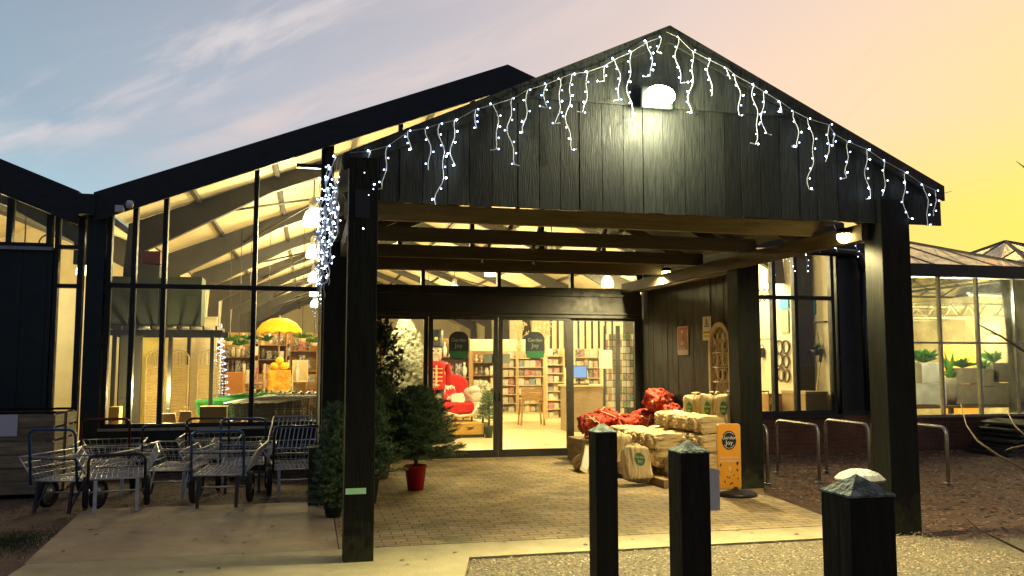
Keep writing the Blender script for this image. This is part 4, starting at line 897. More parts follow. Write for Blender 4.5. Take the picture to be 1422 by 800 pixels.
t = thing('price_board', 'pale tilted board leaning at the left foot of the red nets', 'board', (3.78, 11.55, .02)); t.rotation_euler = (-.5, .5, .1); MB().box(-.06, .06, -.01, .01, 0, .42).build('panel', 'cream_paint', t); MB().box(-.045, .045, -.0125, -.0102, .05, .37).build('paper', 'white', t)
def red_bag(loc, rot, label, seed, size=(.46, .34, .30)):
    t = thing('log_net', label, 'net bag', loc, 0, 'red nets of logs by the doors'); t.rotation_euler = rot
    b = pillow(*size, seed, .06, 56, 36, .6)
    for i_, v_ in enumerate(b.v):
        q_ = Vector(v_); b.v[i_] = tuple(q_*(1+.11*mn.noise(q_*24+Vector((seed, 0, 0)))+.05*mn.noise(q_*60)))
    b.build('net', 'red_net', t)
    q = MB()
    for k in range(6):
        a = random.uniform(0, 6.28); r = .055; p = Vector((math.cos(a)*size[0]*.46, math.sin(a)*size[1]*.46, random.uniform(-.06, .06)))
        q.tube([p*.8, p*1.03], r*random.uniform(.6, 1), 9)
    q.build('log', 'log_end', t)
    q = MB(); q.tube([(random.uniform(-.2, .2)+.0, -size[1]/2-.01-.02*math.sin(i), random.uniform(-.1, .15)) for i in range(5)], .007, 5); q.build('tie_string', 'cream_paint', t)
    q = MB()
    for k in range(9):
        a = random.random()*6.28; q.tube([(0, 0, size[2]/2-.02), (.04*math.cos(a), .04*math.sin(a), size[2]/2+.03), (.09*math.cos(a), .08*math.sin(a), size[2]/2+.02)], [.02, .018, .004], 5)
    q.build('gathered_neck', 'red_net', t)
# on the outer layer towards the doors
kk = 0
for (px, py, yy, lab, s) in ((930, 556, 12.4, 'big red log net highest on the pile against the wall', 1.15), (940, 574, 11.9, 'red log net just under the highest one', .85), (948, 585, 11.5, 'small red log net next to the upright kindling bags', .8), (915, 592, 12.5, 'red log net in the middle of the heap behind the bags', .9),
    (893, 583, 12.6, 'red log net with white string near the door post', 1.0), (868, 590, 12.5, 'red log net leaning over the left part of the heap', 1.0), (843, 583, 12.7, 'red log net second from the left end of the heap', 1.05), (822, 590, 12.55, 'red log net at the left end of the heap', 1.05),
    (830, 603, 12.5, 'lower red log net at the left end of the heap', .9), (878, 606, 12.8, 'red log net low behind the cream bags', .95), (905, 608, 12.7, 'red log net buried behind the upper bags', .9)):
    c = P(px, py, 1, yy); c.x = min(c.x, 5.3)
    red_bag(c, (random.uniform(-.4, .4), random.uniform(-.3, .3), random.uniform(-.8, .8)), lab, 100+kk, (.40*s, .31*s, .27*s)); kk += 1
pt_ = thing('log_pallet', 'low timber pallet carrying the red log nets', 'pallet', (4.55, 12.85, 0))
MB().box(-.45, .95, -.3, .5, .3, .36).build('deck', 'crate_wood', pt_)
for x_ in (-.4, .25, .85): MB().box(x_-.05, x_+.05, -.28, .48, 0, .299).build('bearer', 'crate_wood', pt_)
# ------------------------------------------------------------------ trees
def fir(name, label, loc, h, r, z0, potm, potr, poth, needle='needle', seed=1, nb=150, cat='christmas tree', group=None, nl=.028, density=1.):
    random.seed(seed)
    t = thing(name, label, cat, loc, 0, group)
    pz_ = [(potr*.72, 0), (potr*.98, poth*.93), (potr*1.07, poth*.94), (potr*1.07, poth), (potr*.95, poth), (potr*.94, poth*.9), (.001, poth*.9)]
    MB().lathe(pz_, (0, 0, 0), 22).build('pot', potm, t)
    MB().tube([(0, 0, poth*.85), (.01, 0, h*.5), (0, .01, h*.97)], [.028, .016, .004], 7).build('trunk', 'bark', t)
    tw, nd_ = MB(), MB()
    for i in range(nb):
        f = (i/nb)**.85; z = z0 + (h-z0)*f*.97; L_ = r*(1-f)**.8*random.uniform(.75, 1.12)+.05; a = i*2.399+random.uniform(-.4, .4)
        d = Vector((math.cos(a), math.sin(a), .18+.5*f)); pts = [Vector((0, 0, z)) + d*L_*s + Vector((0, 0, -.16*L_*s*s + .10*L_*s**3)) for s in (0, .35, .7, 1)]
        tw.tube(pts, [.007, .005, .0035, .002], 4, smooth=False)
        subs = [(pts, 1)]
        for s_ in range(int(5+L_*20)):
            u = random.uniform(.2, .95); k = min(2, int(u*3)); p0 = pts[k].lerp(pts[k+1], u*3-k); sd = random.choice((-1, 1)); dd = (d.normalized()*.75 + Vector((-math.sin(a), math.cos(a), 0))*sd*.75 + Vector((0, 0, random.uniform(-.15, .2)))).normalized(); l2 = L_*(1.05-u)*.6+.04
            subs.append(([p0, p0+dd*l2*.5+Vector((0, 0, -.005)), p0+dd*l2+Vector((0, 0, -.02*l2))], 0)); 
        for ps, main in subs:
            ln_ = sum((ps[q+1]-ps[q]).length for q in range(len(ps)-1)); m_ = max(4, int(ln_/.0065*density))
            for q in range(m_):
                u = (q+random.random())/m_*(len(ps)-1); k = min(int(u), len(ps)-2); p0 = ps[k].lerp(ps[k+1], u-k); dr = (ps[k+1]-ps[k]).normalized()
                o_ = dr.orthogonal().normalized(); o_.rotate(Matrix.Rotation(random.random()*6.28, 3, dr)); tip = p0 + (dr*.55+o_).normalized()*nl*random.uniform(.8, 1.3); sd = dr.cross(o_)*nl*.15
                nd_.add([p0-sd, p0+sd, tip], [(0, 1, 2)])
    tw.build('branches', 'bark', t); nd_.build('needles', needle, t)
    random.seed(seed+99); return t
fir('potted_fir', 'bushy potted fir in a bright red pot beside the doors', (1.30, 10.55, 0), 1.25, .68, .36, 'cone_red', .135, .30, seed=3, nb=210, group='potted firs by the entrance')
fir('potted_fir', 'dark potted fir in a brown pot behind the red potted one', (.95, 11.7, 0), 1.35, .5, .34, 'pot_brown', .17, .3, seed=4, nb=150, group='potted firs by the entrance')
fir('potted_fir', 'potted fir in a dark green pot just right of the front post', (.66, 9.72, 0), 1.28, .40, .3, 'pot_green', .14, .3, seed=5, nb=150, group='potted firs by the entrance')
fir('potted_fir', 'dark fir squeezed between the two left porch posts', (.27, 8.95, 0), 1.15, .22, .08, 'pot_green', .1, .12, seed=6, nb=130, group='potted firs by the entrance')
fir('flocked_tree', 'white flocked tree behind the glass left of the doors', (1.62, 14.75, 0), 2.3, .62, .45, 'pot_brown', .15, .25, needle='flock', seed=7, nb=130, nl=.06, density=.8, group='flocked trees in the shop')
fir('flocked_tree', 'small frosted tree in a pot to the right of the red armchair', (P(668, 560, 1, 18.6).x, 18.4, 0), 1.15, .33, .35, 'pot_brown', .12, .25, needle='flock', seed=8, nb=60, nl=.04, density=.7, group='flocked trees in the shop')
fir('potted_fir', 'small green tree in a dark pot beside the yellow rug', (P(676, 560, 1, 17.6).x, 17.4, 0), .95, .25, .35, 'pot_green', .1, .25, seed=9, nb=60, nl=.03, density=.8, group='potted firs by the entrance')
def bushy(label, loc, h, r, n, m, seed, lw=.02, ll=.07, potm='pot_brown'):
    random.seed(seed); t = thing('bay_tree', label, 'shrub', loc)
    MB().lathe([(.12, 0), (.16, .28), (.17, .3), (.15, .3), (.001, .27)], (0, 0, 0), 18).build('pot', potm, t)
    MB().tube([(0, 0, .25), (.02, 0, h*.6), (0, 0, h*.9)], [.02, .014, .005], 6).build('trunk', 'bark', t); st_, lf = MB(), MB()
    for i in range(n):
        a = random.random()*6.28; f = random.random(); z = h*(.38+.6*f); rr = r*(.35+.65*math.sin(PI*min(1, .25+f*.75)))*random.uniform(.7, 1.1); p0 = Vector((0, 0, z-.15)); p1 = Vector((rr*math.cos(a), rr*math.sin(a), z+.06)); st_.tube([p0, p0.lerp(p1, .6)+Vector((0, 0, -.02)), p1], [.005, .004, .002], 4, smooth=False)
        for k in range(13):
            u = random.uniform(.35, 1.05); p = p0.lerp(p1, u); d = Vector((random.gauss(0, 1), random.gauss(0, 1), random.gauss(.4, .8))).normalized(); s = d.orthogonal().normalized(); s.rotate(Matrix.Rotation(random.random()*6.28, 3, d)); l = ll*random.uniform(.7, 1.2)
            lf.add([p, p+d*l*.5+s*lw, p+d*l, p+d*l*.5-s*lw], [(0, 1, 2, 3)])
    st_.build('stems', 'bark', t); lf.build('leaves', m, t)
bushy('tall dark bay shrub rising behind the firs beside the glass', (.98, 12.2, 0), 2.15, .42, 190, 'bayleaf', 11)
random.seed(50)
# ------------------------------------------------------------------ trolleys
def trolley(loc, rz, hm, label, bm='galv_wire', hh=.88):
    t = thing('garden_trolley', label, 'trolley', loc, rz, 'flatbed garden trolleys parked by the glass')
    W0, W1, L0, L1, z0, z1 = .26, .40, .02, 1.0, .34, .60
    fr_ = MB()
    rim = [(-W1, L0-.05, z1), (W1, L0-.05, z1), (W1, L1+.06, z1), (-W1, L1+.06, z1)]; bot = [(-W0, L0, z0), (W0, L0, z0), (W0, L1, z0), (-W0, L1, z0)]
    for q in (rim, bot):
        fr_.tube(q+[q[0]], .009, 6)
    for k in range(4): fr_.tube([bot[k], rim[k]], .008, 6)
    fr_.tube([(-W0, .5, z0), (W0, .5, z0)], .01, 6); fr_.build('frame', bm, t)
    b = MB(); n = 15
    for i in range(1, n):
        y_ = L0+(L1-L0)*i/n; yr = L0-.05+(L1-L0+.11)*i/n
        b.tube([(-W1, yr, z1), (-W0, y_, z0), (W0, y_, z0), (W1, yr, z1)], .0028, 4, smooth=False)
    for i in range(1, 10):
        x_ = -W0+2*W0*i/10; xr_ = -W1+2*W1*i/10; b.tube([(xr_, L0-.05, z1), (x_, L0, z0), (x_, L1, z0), (xr_, L1+.06, z1)], .0028, 4, smooth=False)
    for j in (1, 2, 3):
        f = j/4; q = [Vector(bot[k]).lerp(Vector(rim[k]), f) for k in range(4)]; b.tube(q+[q[0]], .0032, 4, smooth=False)
    b.build('wire_basket', bm, t)
    h = MB(); hw = .27; r = .07; pts = [(-hw, .0, z0-.04), (-hw, -.06, hh-r)] + [(-hw+r-r*math.cos(a), -.065, hh-r+r*math.sin(a)) for a in (.5, 1.0, PI/2)] + [(hw-r+r*math.sin(a), -.065, hh-r+r*math.cos(a)) for a in (0, .5, 1.0, PI/2)] + [(hw, -.06, hh-r), (hw, .0, z0-.04)]
    h.tube(pts, .0145, 8); h.tube([(-hw, -.02, .58), (hw, -.02, .58)], .008, 6); h.build('handle', hm, t)
    for s in (-1, 1):
        l_ = MB(); l_.bar((s*.2, .03, z0), (s*.2, -.02, 0), .035, .02); l_.bar((s*.2, -.0, .04), (s*.2, .25, z0), .02, .012); l_.build('leg', 'dark_tube' if hm == 'blue_tube' else bm, t)
        w_ = MB(); R_ = Matrix.Translation((s*.30, .34, .17)) @ Matrix.Rotation(PI/2, 4, 'Y')
        w_.lathe([(.12, -.03), (.155, -.03), (.17, -.015), (.17, .015), (.155, .03), (.12, .03), (.12, -.03)], (0, 0, 0), 20, R_); wo_ = w_.build('wheel', 'rubber', t)
        q = MB(); q.lathe([(.03, -.035), (.03, -.01), (.12, -.008), (.12, .008), (.03, .01), (.03, .035)], (0, 0, 0), 16, R_); q.build('rim', bm, wo_)
    MB().tube([(-.3, .34, .17), (.3, .34, .17)], .012, 6).build('axle', bm, t)
G0 = -.07
trolley((-1.93, 9.75, 0), .18, 'dark_tube', 'silver garden trolley with dark handle nearest at the left', hh=.6)
trolley((-2.66, 10.25, G0), -.35, 'blue_tube', 'garden trolley with blue handle beside the wooden crates', hh=.9)
trolley((-2.42, 11.5, G0), .1, 'red_tube', 'garden trolley with red handle behind the blue handled one', hh=.93)
trolley((-1.62, 10.9, G0), -.12, 'dark_tube', 'garden trolley with black handle left of centre in the group')
trolley((-.93, 9.78, 0), -.06, 'blue_tube', 'foremost blue handled garden trolley at the middle of the group', hh=.82)
trolley((-.78, 11.3, G0), .05, 'blue_tube', 'blue handled garden trolley standing behind the foremost blue one', hh=.92)
trolley((-.12, 10.72, G0), .08, 'dark_tube', 'garden trolley with dark red and silver bars at the right end', hh=.86)
trolley((-1.3, 12.2, G0), .02, 'dark_tube', 'rearmost dark handled garden trolley close to the glass')
b = MB()
for i in range(11): b.bar((-.42+.055*i, 11.35, .42), (-.36+.055*i, 11.75, .82), .012, .012)
b.tube([(-.45, 11.33, .4), (.17, 11.33, .4)], .012, 6); b.tube([(-.44, 11.76, .84), (.2, 11.76, .84), (.22, 11.5, .5)], .012, 6); b.tube([(-.44, 11.76, .84), (-.5, 11.4, .4), (-.48, 11.4, G0)], .012, 6); b.tube([(.22, 11.5, .5), (.2, 11.4, G0)], .012, 6)
tag(b.build('slatted_rack', 'galv'), 'silver slatted rack leaning behind the rightmost trolley', 'rack')
# ------------------------------------------------------------------ wooden crates at far left
def crate(x0, x1, y0, y1, z0, z1, label):
    t = thing('wooden_crate', label, 'crate', ((x0+x1)/2, (y0+y1)/2, z0), 0, 'slatted wooden crates at far left'); hx, hy, h = (x1-x0)/2, (y1-y0)/2, z1-z0
    n = 6; sh = h/n
    def side(nm, f):
        b = MB()
        for k in range(n): f(b, k*sh+.012, (k+1)*sh-.018)
        b.build(nm, 'crate_wood', t)
    side('front_slats', lambda b, a, c: b.box(-hx, hx, -hy, -hy+.02, a, c)); side('back_slats', lambda b, a, c: b.box(-hx, hx, hy-.02, hy, a, c))
    side('side_slats', lambda b, a, c: b.box(hx-.02, hx, -hy+.021, hy-.021, a, c)); side('side_slats', lambda b, a, c: b.box(-hx, -hx+.02, -hy+.021, hy-.021, a, c))
    for sx_ in (-1, 1):
        for sy_ in (-1, 1): MB().box(*sorted((sx_*(hx-.025), sx_*(hx-.1))), *sorted((sy_*(hy-.022), sy_*(hy-.09))), 0, h).build('corner_post', 'crate_wood', t)
    MB().box(hx+.001, hx+.02, -.05, .05, 0, h).build('upright', 'crate_wood', t)
    MB().box(-hx+.03, hx-.03, -hy+.03, hy-.03, .03, .05).build('base', 'crate_wood', t)
    for sy_ in (-1, 1): MB().box(-hx, hx, *sorted((sy_*hy, sy_*(hy-.02))), h+.001, h+.03).build('top_rail', 'post_timber', t)
crate(-4.25, -3.0, 11.5, 12.5, -.04, .93, 'weathered slatted crate with a white paper at the far left edge')
crate(-5.6, -4.32, 11.6, 12.6, -.04, .9, 'second slatted crate mostly cut off by the left picture edge')
q = P(9, 591, 1, 11.49); tag(MB().box(q.x-.12, q.x+.12, 11.485, 11.489, q.z-.13, q.z+.13).build('paper_notice', 'paper'), 'white paper pinned to the front of the slatted crate', 'notice')
# ------------------------------------------------------------------ stack of dark sheets + bare shrub, right
b = MB()
t = thing('sheet_stack', 'stack of wavy dark rubber sheets against the brick base at right', 'stack', (13.05, 12.9, -.08))
for k in range(8):
    b = MB(); n = 34; vs = []; z = .07*k; xa = -1.35+.05*k+.03*math.sin(k*3); xb = 1.5
    for j, y_ in enumerate((-.5+.02*math.sin(k*2), .5)):
        for i in range(n+1):
            x_ = xa+(xb-xa)*i/n; zz = z+.03+.035*math.sin(x_*3.1+k*.5)+.012*math.sin(x_*9+k) - .25*max(0, -x_-.7)**2
            vs += [(x_, y_+.02*math.sin(x_*5+k), max(zz, .01+.004*k)), (x_, y_+.02*math.sin(x_*5+k), max(zz, .01+.004*k)+.042)]
    m = 2*(n+1); fs = []
    for i in range(n):
        a = 2*i; fs += [(a, a+2, a+3, a+1), (m+a+1, m+a+3, m+a+2, m+a), (a+1, a+3, m+a+3, m+a+1), (a, m+a, m+a+2, a+2)]
    fs += [(0, 1, m+1, m), (2*n, m+2*n, m+2*n+1, 2*n+1)]
    b.add(vs, fs, False); b.build('sheet', 'sheet', t)
def px3(x_, y_, d): return P(x_, y_, 1, d)
sh = thing('bare_shrub', 'leafless shrub whose bare twigs reach in from the right edge', 'shrub', P(1520, 780, 1, 4.6)*1.0)
base = sh.location.copy(); base.z = -.05; sh.location = base
def twig(pts, r0, r1, nm='branch'):
    n = len(pts); m = MB().tube(pts, [r0+(r1-r0)*i/(n-1) for i in range(n)], 6); m.build(nm, 'twig', sh, world=True)
root = base
twig([root, root+Vector((-.02, 0, .5)), px3(1500, 560, 4.5), px3(1422, 488, 4.4), px3(1390, 467, 4.35), px3(1357, 450, 4.3)], .016, .004)
twig([px3(1390, 467, 4.35), px3(1372, 462, 4.4), px3(1366, 470, 4.4)], .004, .002)
twig([root, px3(1490, 700, 4.6), px3(1422, 652, 4.6), px3(1385, 632, 4.7), px3(1357, 612, 4.8), px3(1342, 590, 4.9), px3(1334, 560, 5.0)], .012, .003)
twig([px3(1490, 700, 4.6), px3(1440, 618, 4.6), px3(1410, 592, 4.7), px3(1398, 571, 4.8)], .009, .003)
twig([px3(1422, 619, 4.7), px3(1405, 622, 4.7), px3(1396, 626, 4.7)], .005, .002)
twig([root, px3(1460, 790, 4.4), px3(1422, 766, 4.3), px3(1385, 748, 4.3), px3(1360, 736, 4.3), px3(1342, 720, 4.3)], .012, .003)
twig([root, px3(1450, 300, 4.4), px3(1422, 232, 4.4), px3(1411, 224, 4.4)], .01, .002)
# ================================================================== things inside the shop
def X_(px, y, py=500): return P(px, py, 1, y).x
def Z_(py, y, px=500): return P(px, py, 1, y).z
# pergola
yp = 15.0; xa, xb = X_(153, yp), X_(298, yp); zt = Z_(458, yp, 220)
pg = thing('garden_pergola', 'dark timber pergola frame standing behind the left window', 'pergola', ((xa+xb)/2, yp, 0))
for px in (158, 181, 236, 294):
    x = X_(px, yp)-pg.location.x; MB().box(x-.03, x+.03, -.03, .03, 0, zt-.03).build('post', 'black_pl', pg)
for px in (168, 262): x = X_(px, yp+1)-pg.location.x; MB().box(x-.03, x+.03, .95, 1.01, 0, zt-.03).build('post', 'black_pl', pg)
b = MB(); b.box(xa-pg.location.x-.1, xb-pg.location.x+.12, -.045, -.031, zt-.1, zt); b.box(xa-pg.location.x-.1, xb-pg.location.x+.12, .94, 1.02, zt-.1, zt); b.build('beam', 'black_pl', pg)
b = MB()
for i in range(9): x = xa-pg.location.x+.03+(xb-xa)*i/8; b.box(x-.015, x+.015, -.2, 1.15, zt+.001, zt+.06)
b.build('roof_slats', 'black_pl', pg)
# big display boards resting on the pergola
def boxy(name, label, cat, px0, px1, py0, py1, y, d, m, group=None, bev=.006):
    a, c = P(px0, py1, 1, y), P(px1, py0, 1, y); t = thing(name, label, cat, ((a.x+c.x)/2, y+d/2, a.z), 0, group); w_ = c.x-a.x; h = c.z-a.z
    return t, w_, h
def one(name, label, cat, px0, px1, py0, py1, y, d, m, group=None):
    a, c = P(px0, py1, 1, y), P(px1, py0, 1, y); o = MB().box(-(c.x-a.x)/2, (c.x-a.x)/2, -d/2, d/2, 0, c.z-a.z).build(name, m, bevel=.008); o.location = ((a.x+c.x)/2, y+d/2, a.z); return tag(o, label, cat, group)
one('display_box', 'dark grey tall box on top of the pergola, the left one', 'box', 143, 180, 384, 452, 15.0, .5, 'board_grey')
one('display_box', 'grey box with the maroon panel standing on it', 'box', 187, 222, 368, 452, 15.0, .5, 'board_grey')
one('display_box', 'wide pale green box on top of the pergola at its right', 'box', 223, 281, 385, 452, 15.0, .5, 'board_green')
one('display_box', 'flat maroon panel on top of the grey boxes', 'box', 196, 223, 349, 366, 15.1, .2, 'maroon')
# wicker screens
for i, (p0, p1, lab) in enumerate(((200, 227, 'arched wicker screen at the left in the pergola'), (229, 263, 'arched wicker screen in the middle of the pergola'), (273, 304, 'arched wicker screen right of the last pergola post'))):
    y = 15.7+.05*i; a, c = P(p0, 592, 1, y), P(p1, 486, 1, y); w_ = c.x-a.x; h = c.z-.1
    t = thing('wicker_screen', lab, 'screen', ((a.x+c.x)/2, y, .1), 0, 'arched wicker garden screens')
    b = MB(); k = 0
    zz = 0
    while zz < h-.25: b.tube([(-w_/2, .008*math.sin(k), zz), (-w_/4, -.008*math.cos(k*PI), zz), (0, .008*math.cos(k*PI), zz), (w_/4, -.008*math.cos(k*PI), zz), (w_/2, 0, zz)], .011, 4, smooth=False); zz += .026; k += 1
    b.build('weave', 'wicker', t)
    b = MB(); b.tube([(-w_/2, 0, -.1), (-w_/2, 0, h-.12), (-w_*.35, 0, h-.04), (0, 0, h), (w_*.35, 0, h-.04), (w_/2, 0, h-.12), (w_/2, 0, -.1)], .014, 6)
    for q in range(-2, 3): b.tube([(q*w_/6, 0, h-.25), (q*w_/6, 0, h-.03-.02*abs(q))], .007, 4)
    b.build('frame', 'wicker', t)
one('fabric_screen', 'bright yellow fabric screen behind the pergola posts', 'screen', 176, 236, 462, 590, 16.3, .04, mat('yellow_panel', (.75, .58, .16), .8))
one('partition_board', 'pale timber partition standing behind the wicker screens', 'partition', 236, 302, 440, 600, 16.6, .06, mat('pale_ply', (.8, .66, .4), .8, c2=(.66, .52, .3), sc=2, stretch=(1, 1, 7)))
# lit cone tree
cx_ = X_(306, 16.2); t = thing('lit_cone_tree', 'tall cone tree wrapped in cool white fairy lights', 'light tree', (cx_, 16.2, .3)); hT = Z_(450, 16.2, 306)-.3
MB().tube([(0, 0, -.3), (0, 0, hT)], .012, 6).build('pole', 'wire_white', t); wr = MB(); pts = []
for i in range(260): f = i/260; a = i*.42; r = .26*(1-f); pts.append((r*math.cos(a), r*math.sin(a), f*hT))
wr.tube(pts, .006, 4, smooth=False); wr.build('wire_spiral', 'wire_white', t)
b = MB()
for i in range(0, 260): q = Vector(pts[i])*random.uniform(.95, 1.1); q.z = pts[i][2]; b.add([q+Vector(v)*.014 for v in ((1, 0, 0), (-1, 0, 0), (0, 1, 0), (0, -1, 0), (0, 0, 1), (0, 0, -1))], [(0, 2, 4), (2, 1, 4), (1, 3, 4), (3, 0, 4), (2, 0, 5), (1, 2, 5), (3, 1, 5), (0, 3, 5)])
tag(b.build('fairy_lights', emis('fairy_glow', lin((200, 215, 255)), 2.2), t), None, None, kind='stuff')
# window bench with bags and box
bn = thing('window_bench', 'low bench behind the left window carrying bags and a box', 'bench', (-1.6, 14.35, 0)); MB().box(-1.3, 1.0, -.25, .3, .50, .56).build('bench_top', 'oak', bn)
for x in (-1.2, .9): MB().box(x-.04, x+.04, -.2, .25, 0, .499).build('leg', 'oak', bn)
for px0, px1, py0, lab in ((221, 246, 574, 'small brown paper gift bag on the window bench'), (248, 268, 571, 'taller brown paper gift bag on the window bench')):
    a, c = P(px0, 590, 1, 14.3), P(px1, py0, 1, 14.3); w_ = c.x-a.x; h = c.z-.562; t = thing('paper_bag', lab, 'bag', ((a.x+c.x)/2, 14.3, .562))
    MB().prism([(-w_/2, 0), (w_/2, 0), (w_/2*.8, h), (-w_/2*.8, h)], 1, -.05, .05).build('body', 'kraft', t)
    MB().tube([(-w_*.2, -.02, h), (-w_*.18, -.02, h+.07), (w_*.18, -.02, h+.07), (w_*.2, -.02, h)], .005, 5).build('handle', 'kraft', t)
t = thing('cardboard_box', 'open cardboard box with pale edges on the window bench', 'box', (X_(299, 14.3), 14.32, .562)); h = Z_(564, 14.3, 299)-.562
b = MB(); b.box(-.2, .2, -.12, .12, 0, h-.015); b.build('body', 'carton', t); MB().box(-.205, .205, -.125, .125, h-.014, h).build('lid', 'cream_paint', t)
one('carton', 'dark brown carton at the left end of the window bench', 'box', 150, 166, 565, 590, 14.4, .25, 'carton')
# nested shopping trolleys
def cart(x, y, m, label, proto=None, grp=None):
    if proto: o = copy_tree(proto, (x, y, 0), None, label); return o
    t = thing('shopping_trolley', label, 'shopping trolley', (x, y, 0), 0, grp)
    b = MB(); z0, z1 = .62, 1.0; L_ = .8
    prof = [(0, .58), (0.02, 1.02), (-L_, .90), (-L_+.06, .66)]        # x,z outline, nose to the left
    for sy in (-.26, .26):
        n = 16
        for i in range(n+1):
            f = i/n; b.tube([(-(L_-.06)*f, sy*.92, .58+.08*f), (.02-(L_+.02)*f, sy, 1.02-.12*f)], .004, 4, smooth=False)
        for j in range(9):
            f = j/8; b.tube([(.02*f, sy, .58+.44*f), (-L_+.06*(1-f), sy, .66+.24*f)], .004, 4, smooth=False)
    for j in range(7): f = j/6; b.tube([(-L_+.06*(1-f), -.26, .66+.24*f), (-L_+.06*(1-f), .26, .66+.24*f)], .004, 4, smooth=False)
    for i in range(10): yy = -.24+.48*i/9; b.tube([(0, yy, .58), (-L_+.06, yy, .66)], .004, 4, smooth=False); b.tube([(-L_+.06, yy, .66), (-L_, yy, .9)], .004, 4, smooth=False)
    b.build('basket', m, t)
    MB().tube([(.02, -.27, 1.02), (-L_, -.26, .9), (-L_, .26, .9), (.02, .27, 1.02)], .012, 6).build('rim', 'galv' if m != 'green_plastic' else m, t)
    MB().tube([(.14, -.27, 1.06), (.14, .27, 1.06)], .018, 8).build('handle', m if m == 'green_plastic' else 'black_pl', t)
    b = MB()
    for sy in (-.25, .25): b.tube([(.14, sy, 1.06), (.02, sy, 1.0), (.0, sy, .5), (-.05, sy, .14), (-.62, sy*.8, .14)], .013, 6)
    b.build('frame', 'galv', t)
    for sx in (0, -.6):
        for sy in (-.22, .22): MB().lathe([(.02, -.015), (.06, -.015), (.06, .015), (.02, .015)], (0, 0, 0), 12, Matrix.Translation((sx, sy, .06)) @ Matrix.Rotation(PI/2, 4, 'X')).build('wheel', 'rubber', t)
    return t
xg = X_(345, 15.3); p0 = None
for i in range(5):
    lab = ('%s green shopping trolley in the back nest behind the glass' % ['leftmost', 'second', 'third', 'fourth', 'fifth'][i])
    o = cart(xg-.05+.15*i, 15.6, 'green_plastic', lab, p0, 'nested green shopping trolleys'); p0 = p0 or o
xg = X_(392, 14.75); p0 = None
for i in range(7):
    lab = ('%s grey shopping trolley in the front nest behind the glass' % ['leftmost', 'second', 'third', 'fourth', 'fifth', 'sixth', 'seventh'][i])
    o = cart(xg-.08+.13*i, 14.75, 'grey_steel', lab, p0, 'nested grey shopping trolleys'); p0 = p0 or o
# parasol
y = 19.5; cx_ = X_(387, y); t = thing('parasol', 'bright yellow scalloped parasol above the shelves', 'parasol', (cx_, y, 0)); zt = Z_(441, y, 387); zb = Z_(459, y, 387); r = (X_(419, y)-X_(355, y))/2
b = MB(); n = 24; pr = [(.001, zt), (r*.4, zt-.03), (r*.75, zt-.12), (r, zb)]
vs = [(rr*math.cos(2*PI*k/n), rr*math.sin(2*PI*k/n), z) for rr, z in pr for k in range(n)]
vs += [(r*1.0*math.cos(2*PI*k/n), r*1.0*math.sin(2*PI*k/n), zb-.07*(1 if k % 2 else .45)) for k in range(n)]
b.add(vs, [(i*n+k, i*n+(k+1) % n, (i+1)*n+(k+1) % n, (i+1)*n+k) for i in range(4) for k in range(n)], True); b.build('canopy', mat('parasol_cloth', (.9, .55, .01), .7, emit=None), t)
MB().tube([(0, 0, 0), (0, 0, zt+.05)], .018, 8).build('pole', 'oak', t); MB().lathe([(.25, 0), (.25, .05), (.04, .07)], (0, 0, 0), 18).build('base', 'black_pl', t)
# shelving with goods
GOODS = {}
def goods_mesh(kind, pal):
    k = (kind, pal)
    if k in GOODS: return GOODS[k]
    b = MB()
    if kind == 'box': b.box(-.5, .5, -.5, .5, 0, 1)
    elif kind == 'jar': b.lathe([(.42, 0), (.5, .08), (.5, .7), (.3, .82), (.34, .84), (.34, 1), (.001, 1)], (0, 0, 0), 10)
    elif kind == 'vase': b.lathe([(.25, 0), (.5, .35), (.42, .6), (.16, .8), (.26, 1), (.001, .97)], (0, 0, 0), 10)
    elif kind == 'card': b.add([(-.5, 0, 0), (.5, 0, 0), (.5, .12, 1), (-.5, .12, 1), (-.5, .25, 0), (.5, .25, 0)], [(0, 1, 2, 3), (5, 4, 3, 2), (0, 3, 4), (1, 5, 2)])
    elif kind == 'toy':
        b.ball((0, 0, .3), .34, 6); b.ball((0, -.05, .75), .24, 6); b.ball((-.18, 0, .97), .09, 4); b.ball((.18, 0, .97), .09, 4); b.ball((-.3, -.1, .35), .13, 4); b.ball((.3, -.1, .35), .13, 4)
    elif kind == 'plant':
        b.lathe([(.22, 0), (.32, .35), (.001, .35)], (0, 0, 0), 9)
        for i in range(26):
            a = random.random()*6.28; e = random.uniform(.1, 1); d = Vector((math.cos(a)*e, math.sin(a)*e, 1-.5*e)).normalized(); s = Vector((-math.sin(a), math.cos(a), 0)); p = Vector((0, 0, .33)); b.add([p-s*.03, p+s*.03, p+d*.4+s*.1, p+d*.72, p+d*.4-s*.1], [(0, 1, 2, 3, 4)])
    o = b.build('proto', PAL[pal]); me = o.data; me.name = kind; bpy.data.objects.remove(o); GOODS[k] = me; return me
NAMES = {'box': ('gift_box', 'boxed gift', 'box'), 'jar': ('storage_jar', 'lidded jar', 'jar'), 'vase': ('small_vase', 'small vase', 'vase'), 'card': ('greeting_card', 'greeting card', 'card'), 'toy': ('soft_toy', 'soft toy', 'toy'), 'plant': ('small_plant', 'small potted plant', 'plant')}
COLN = ['cream', 'red', 'green', 'blue', 'tan', 'white', 'dark', 'gold', 'pink']
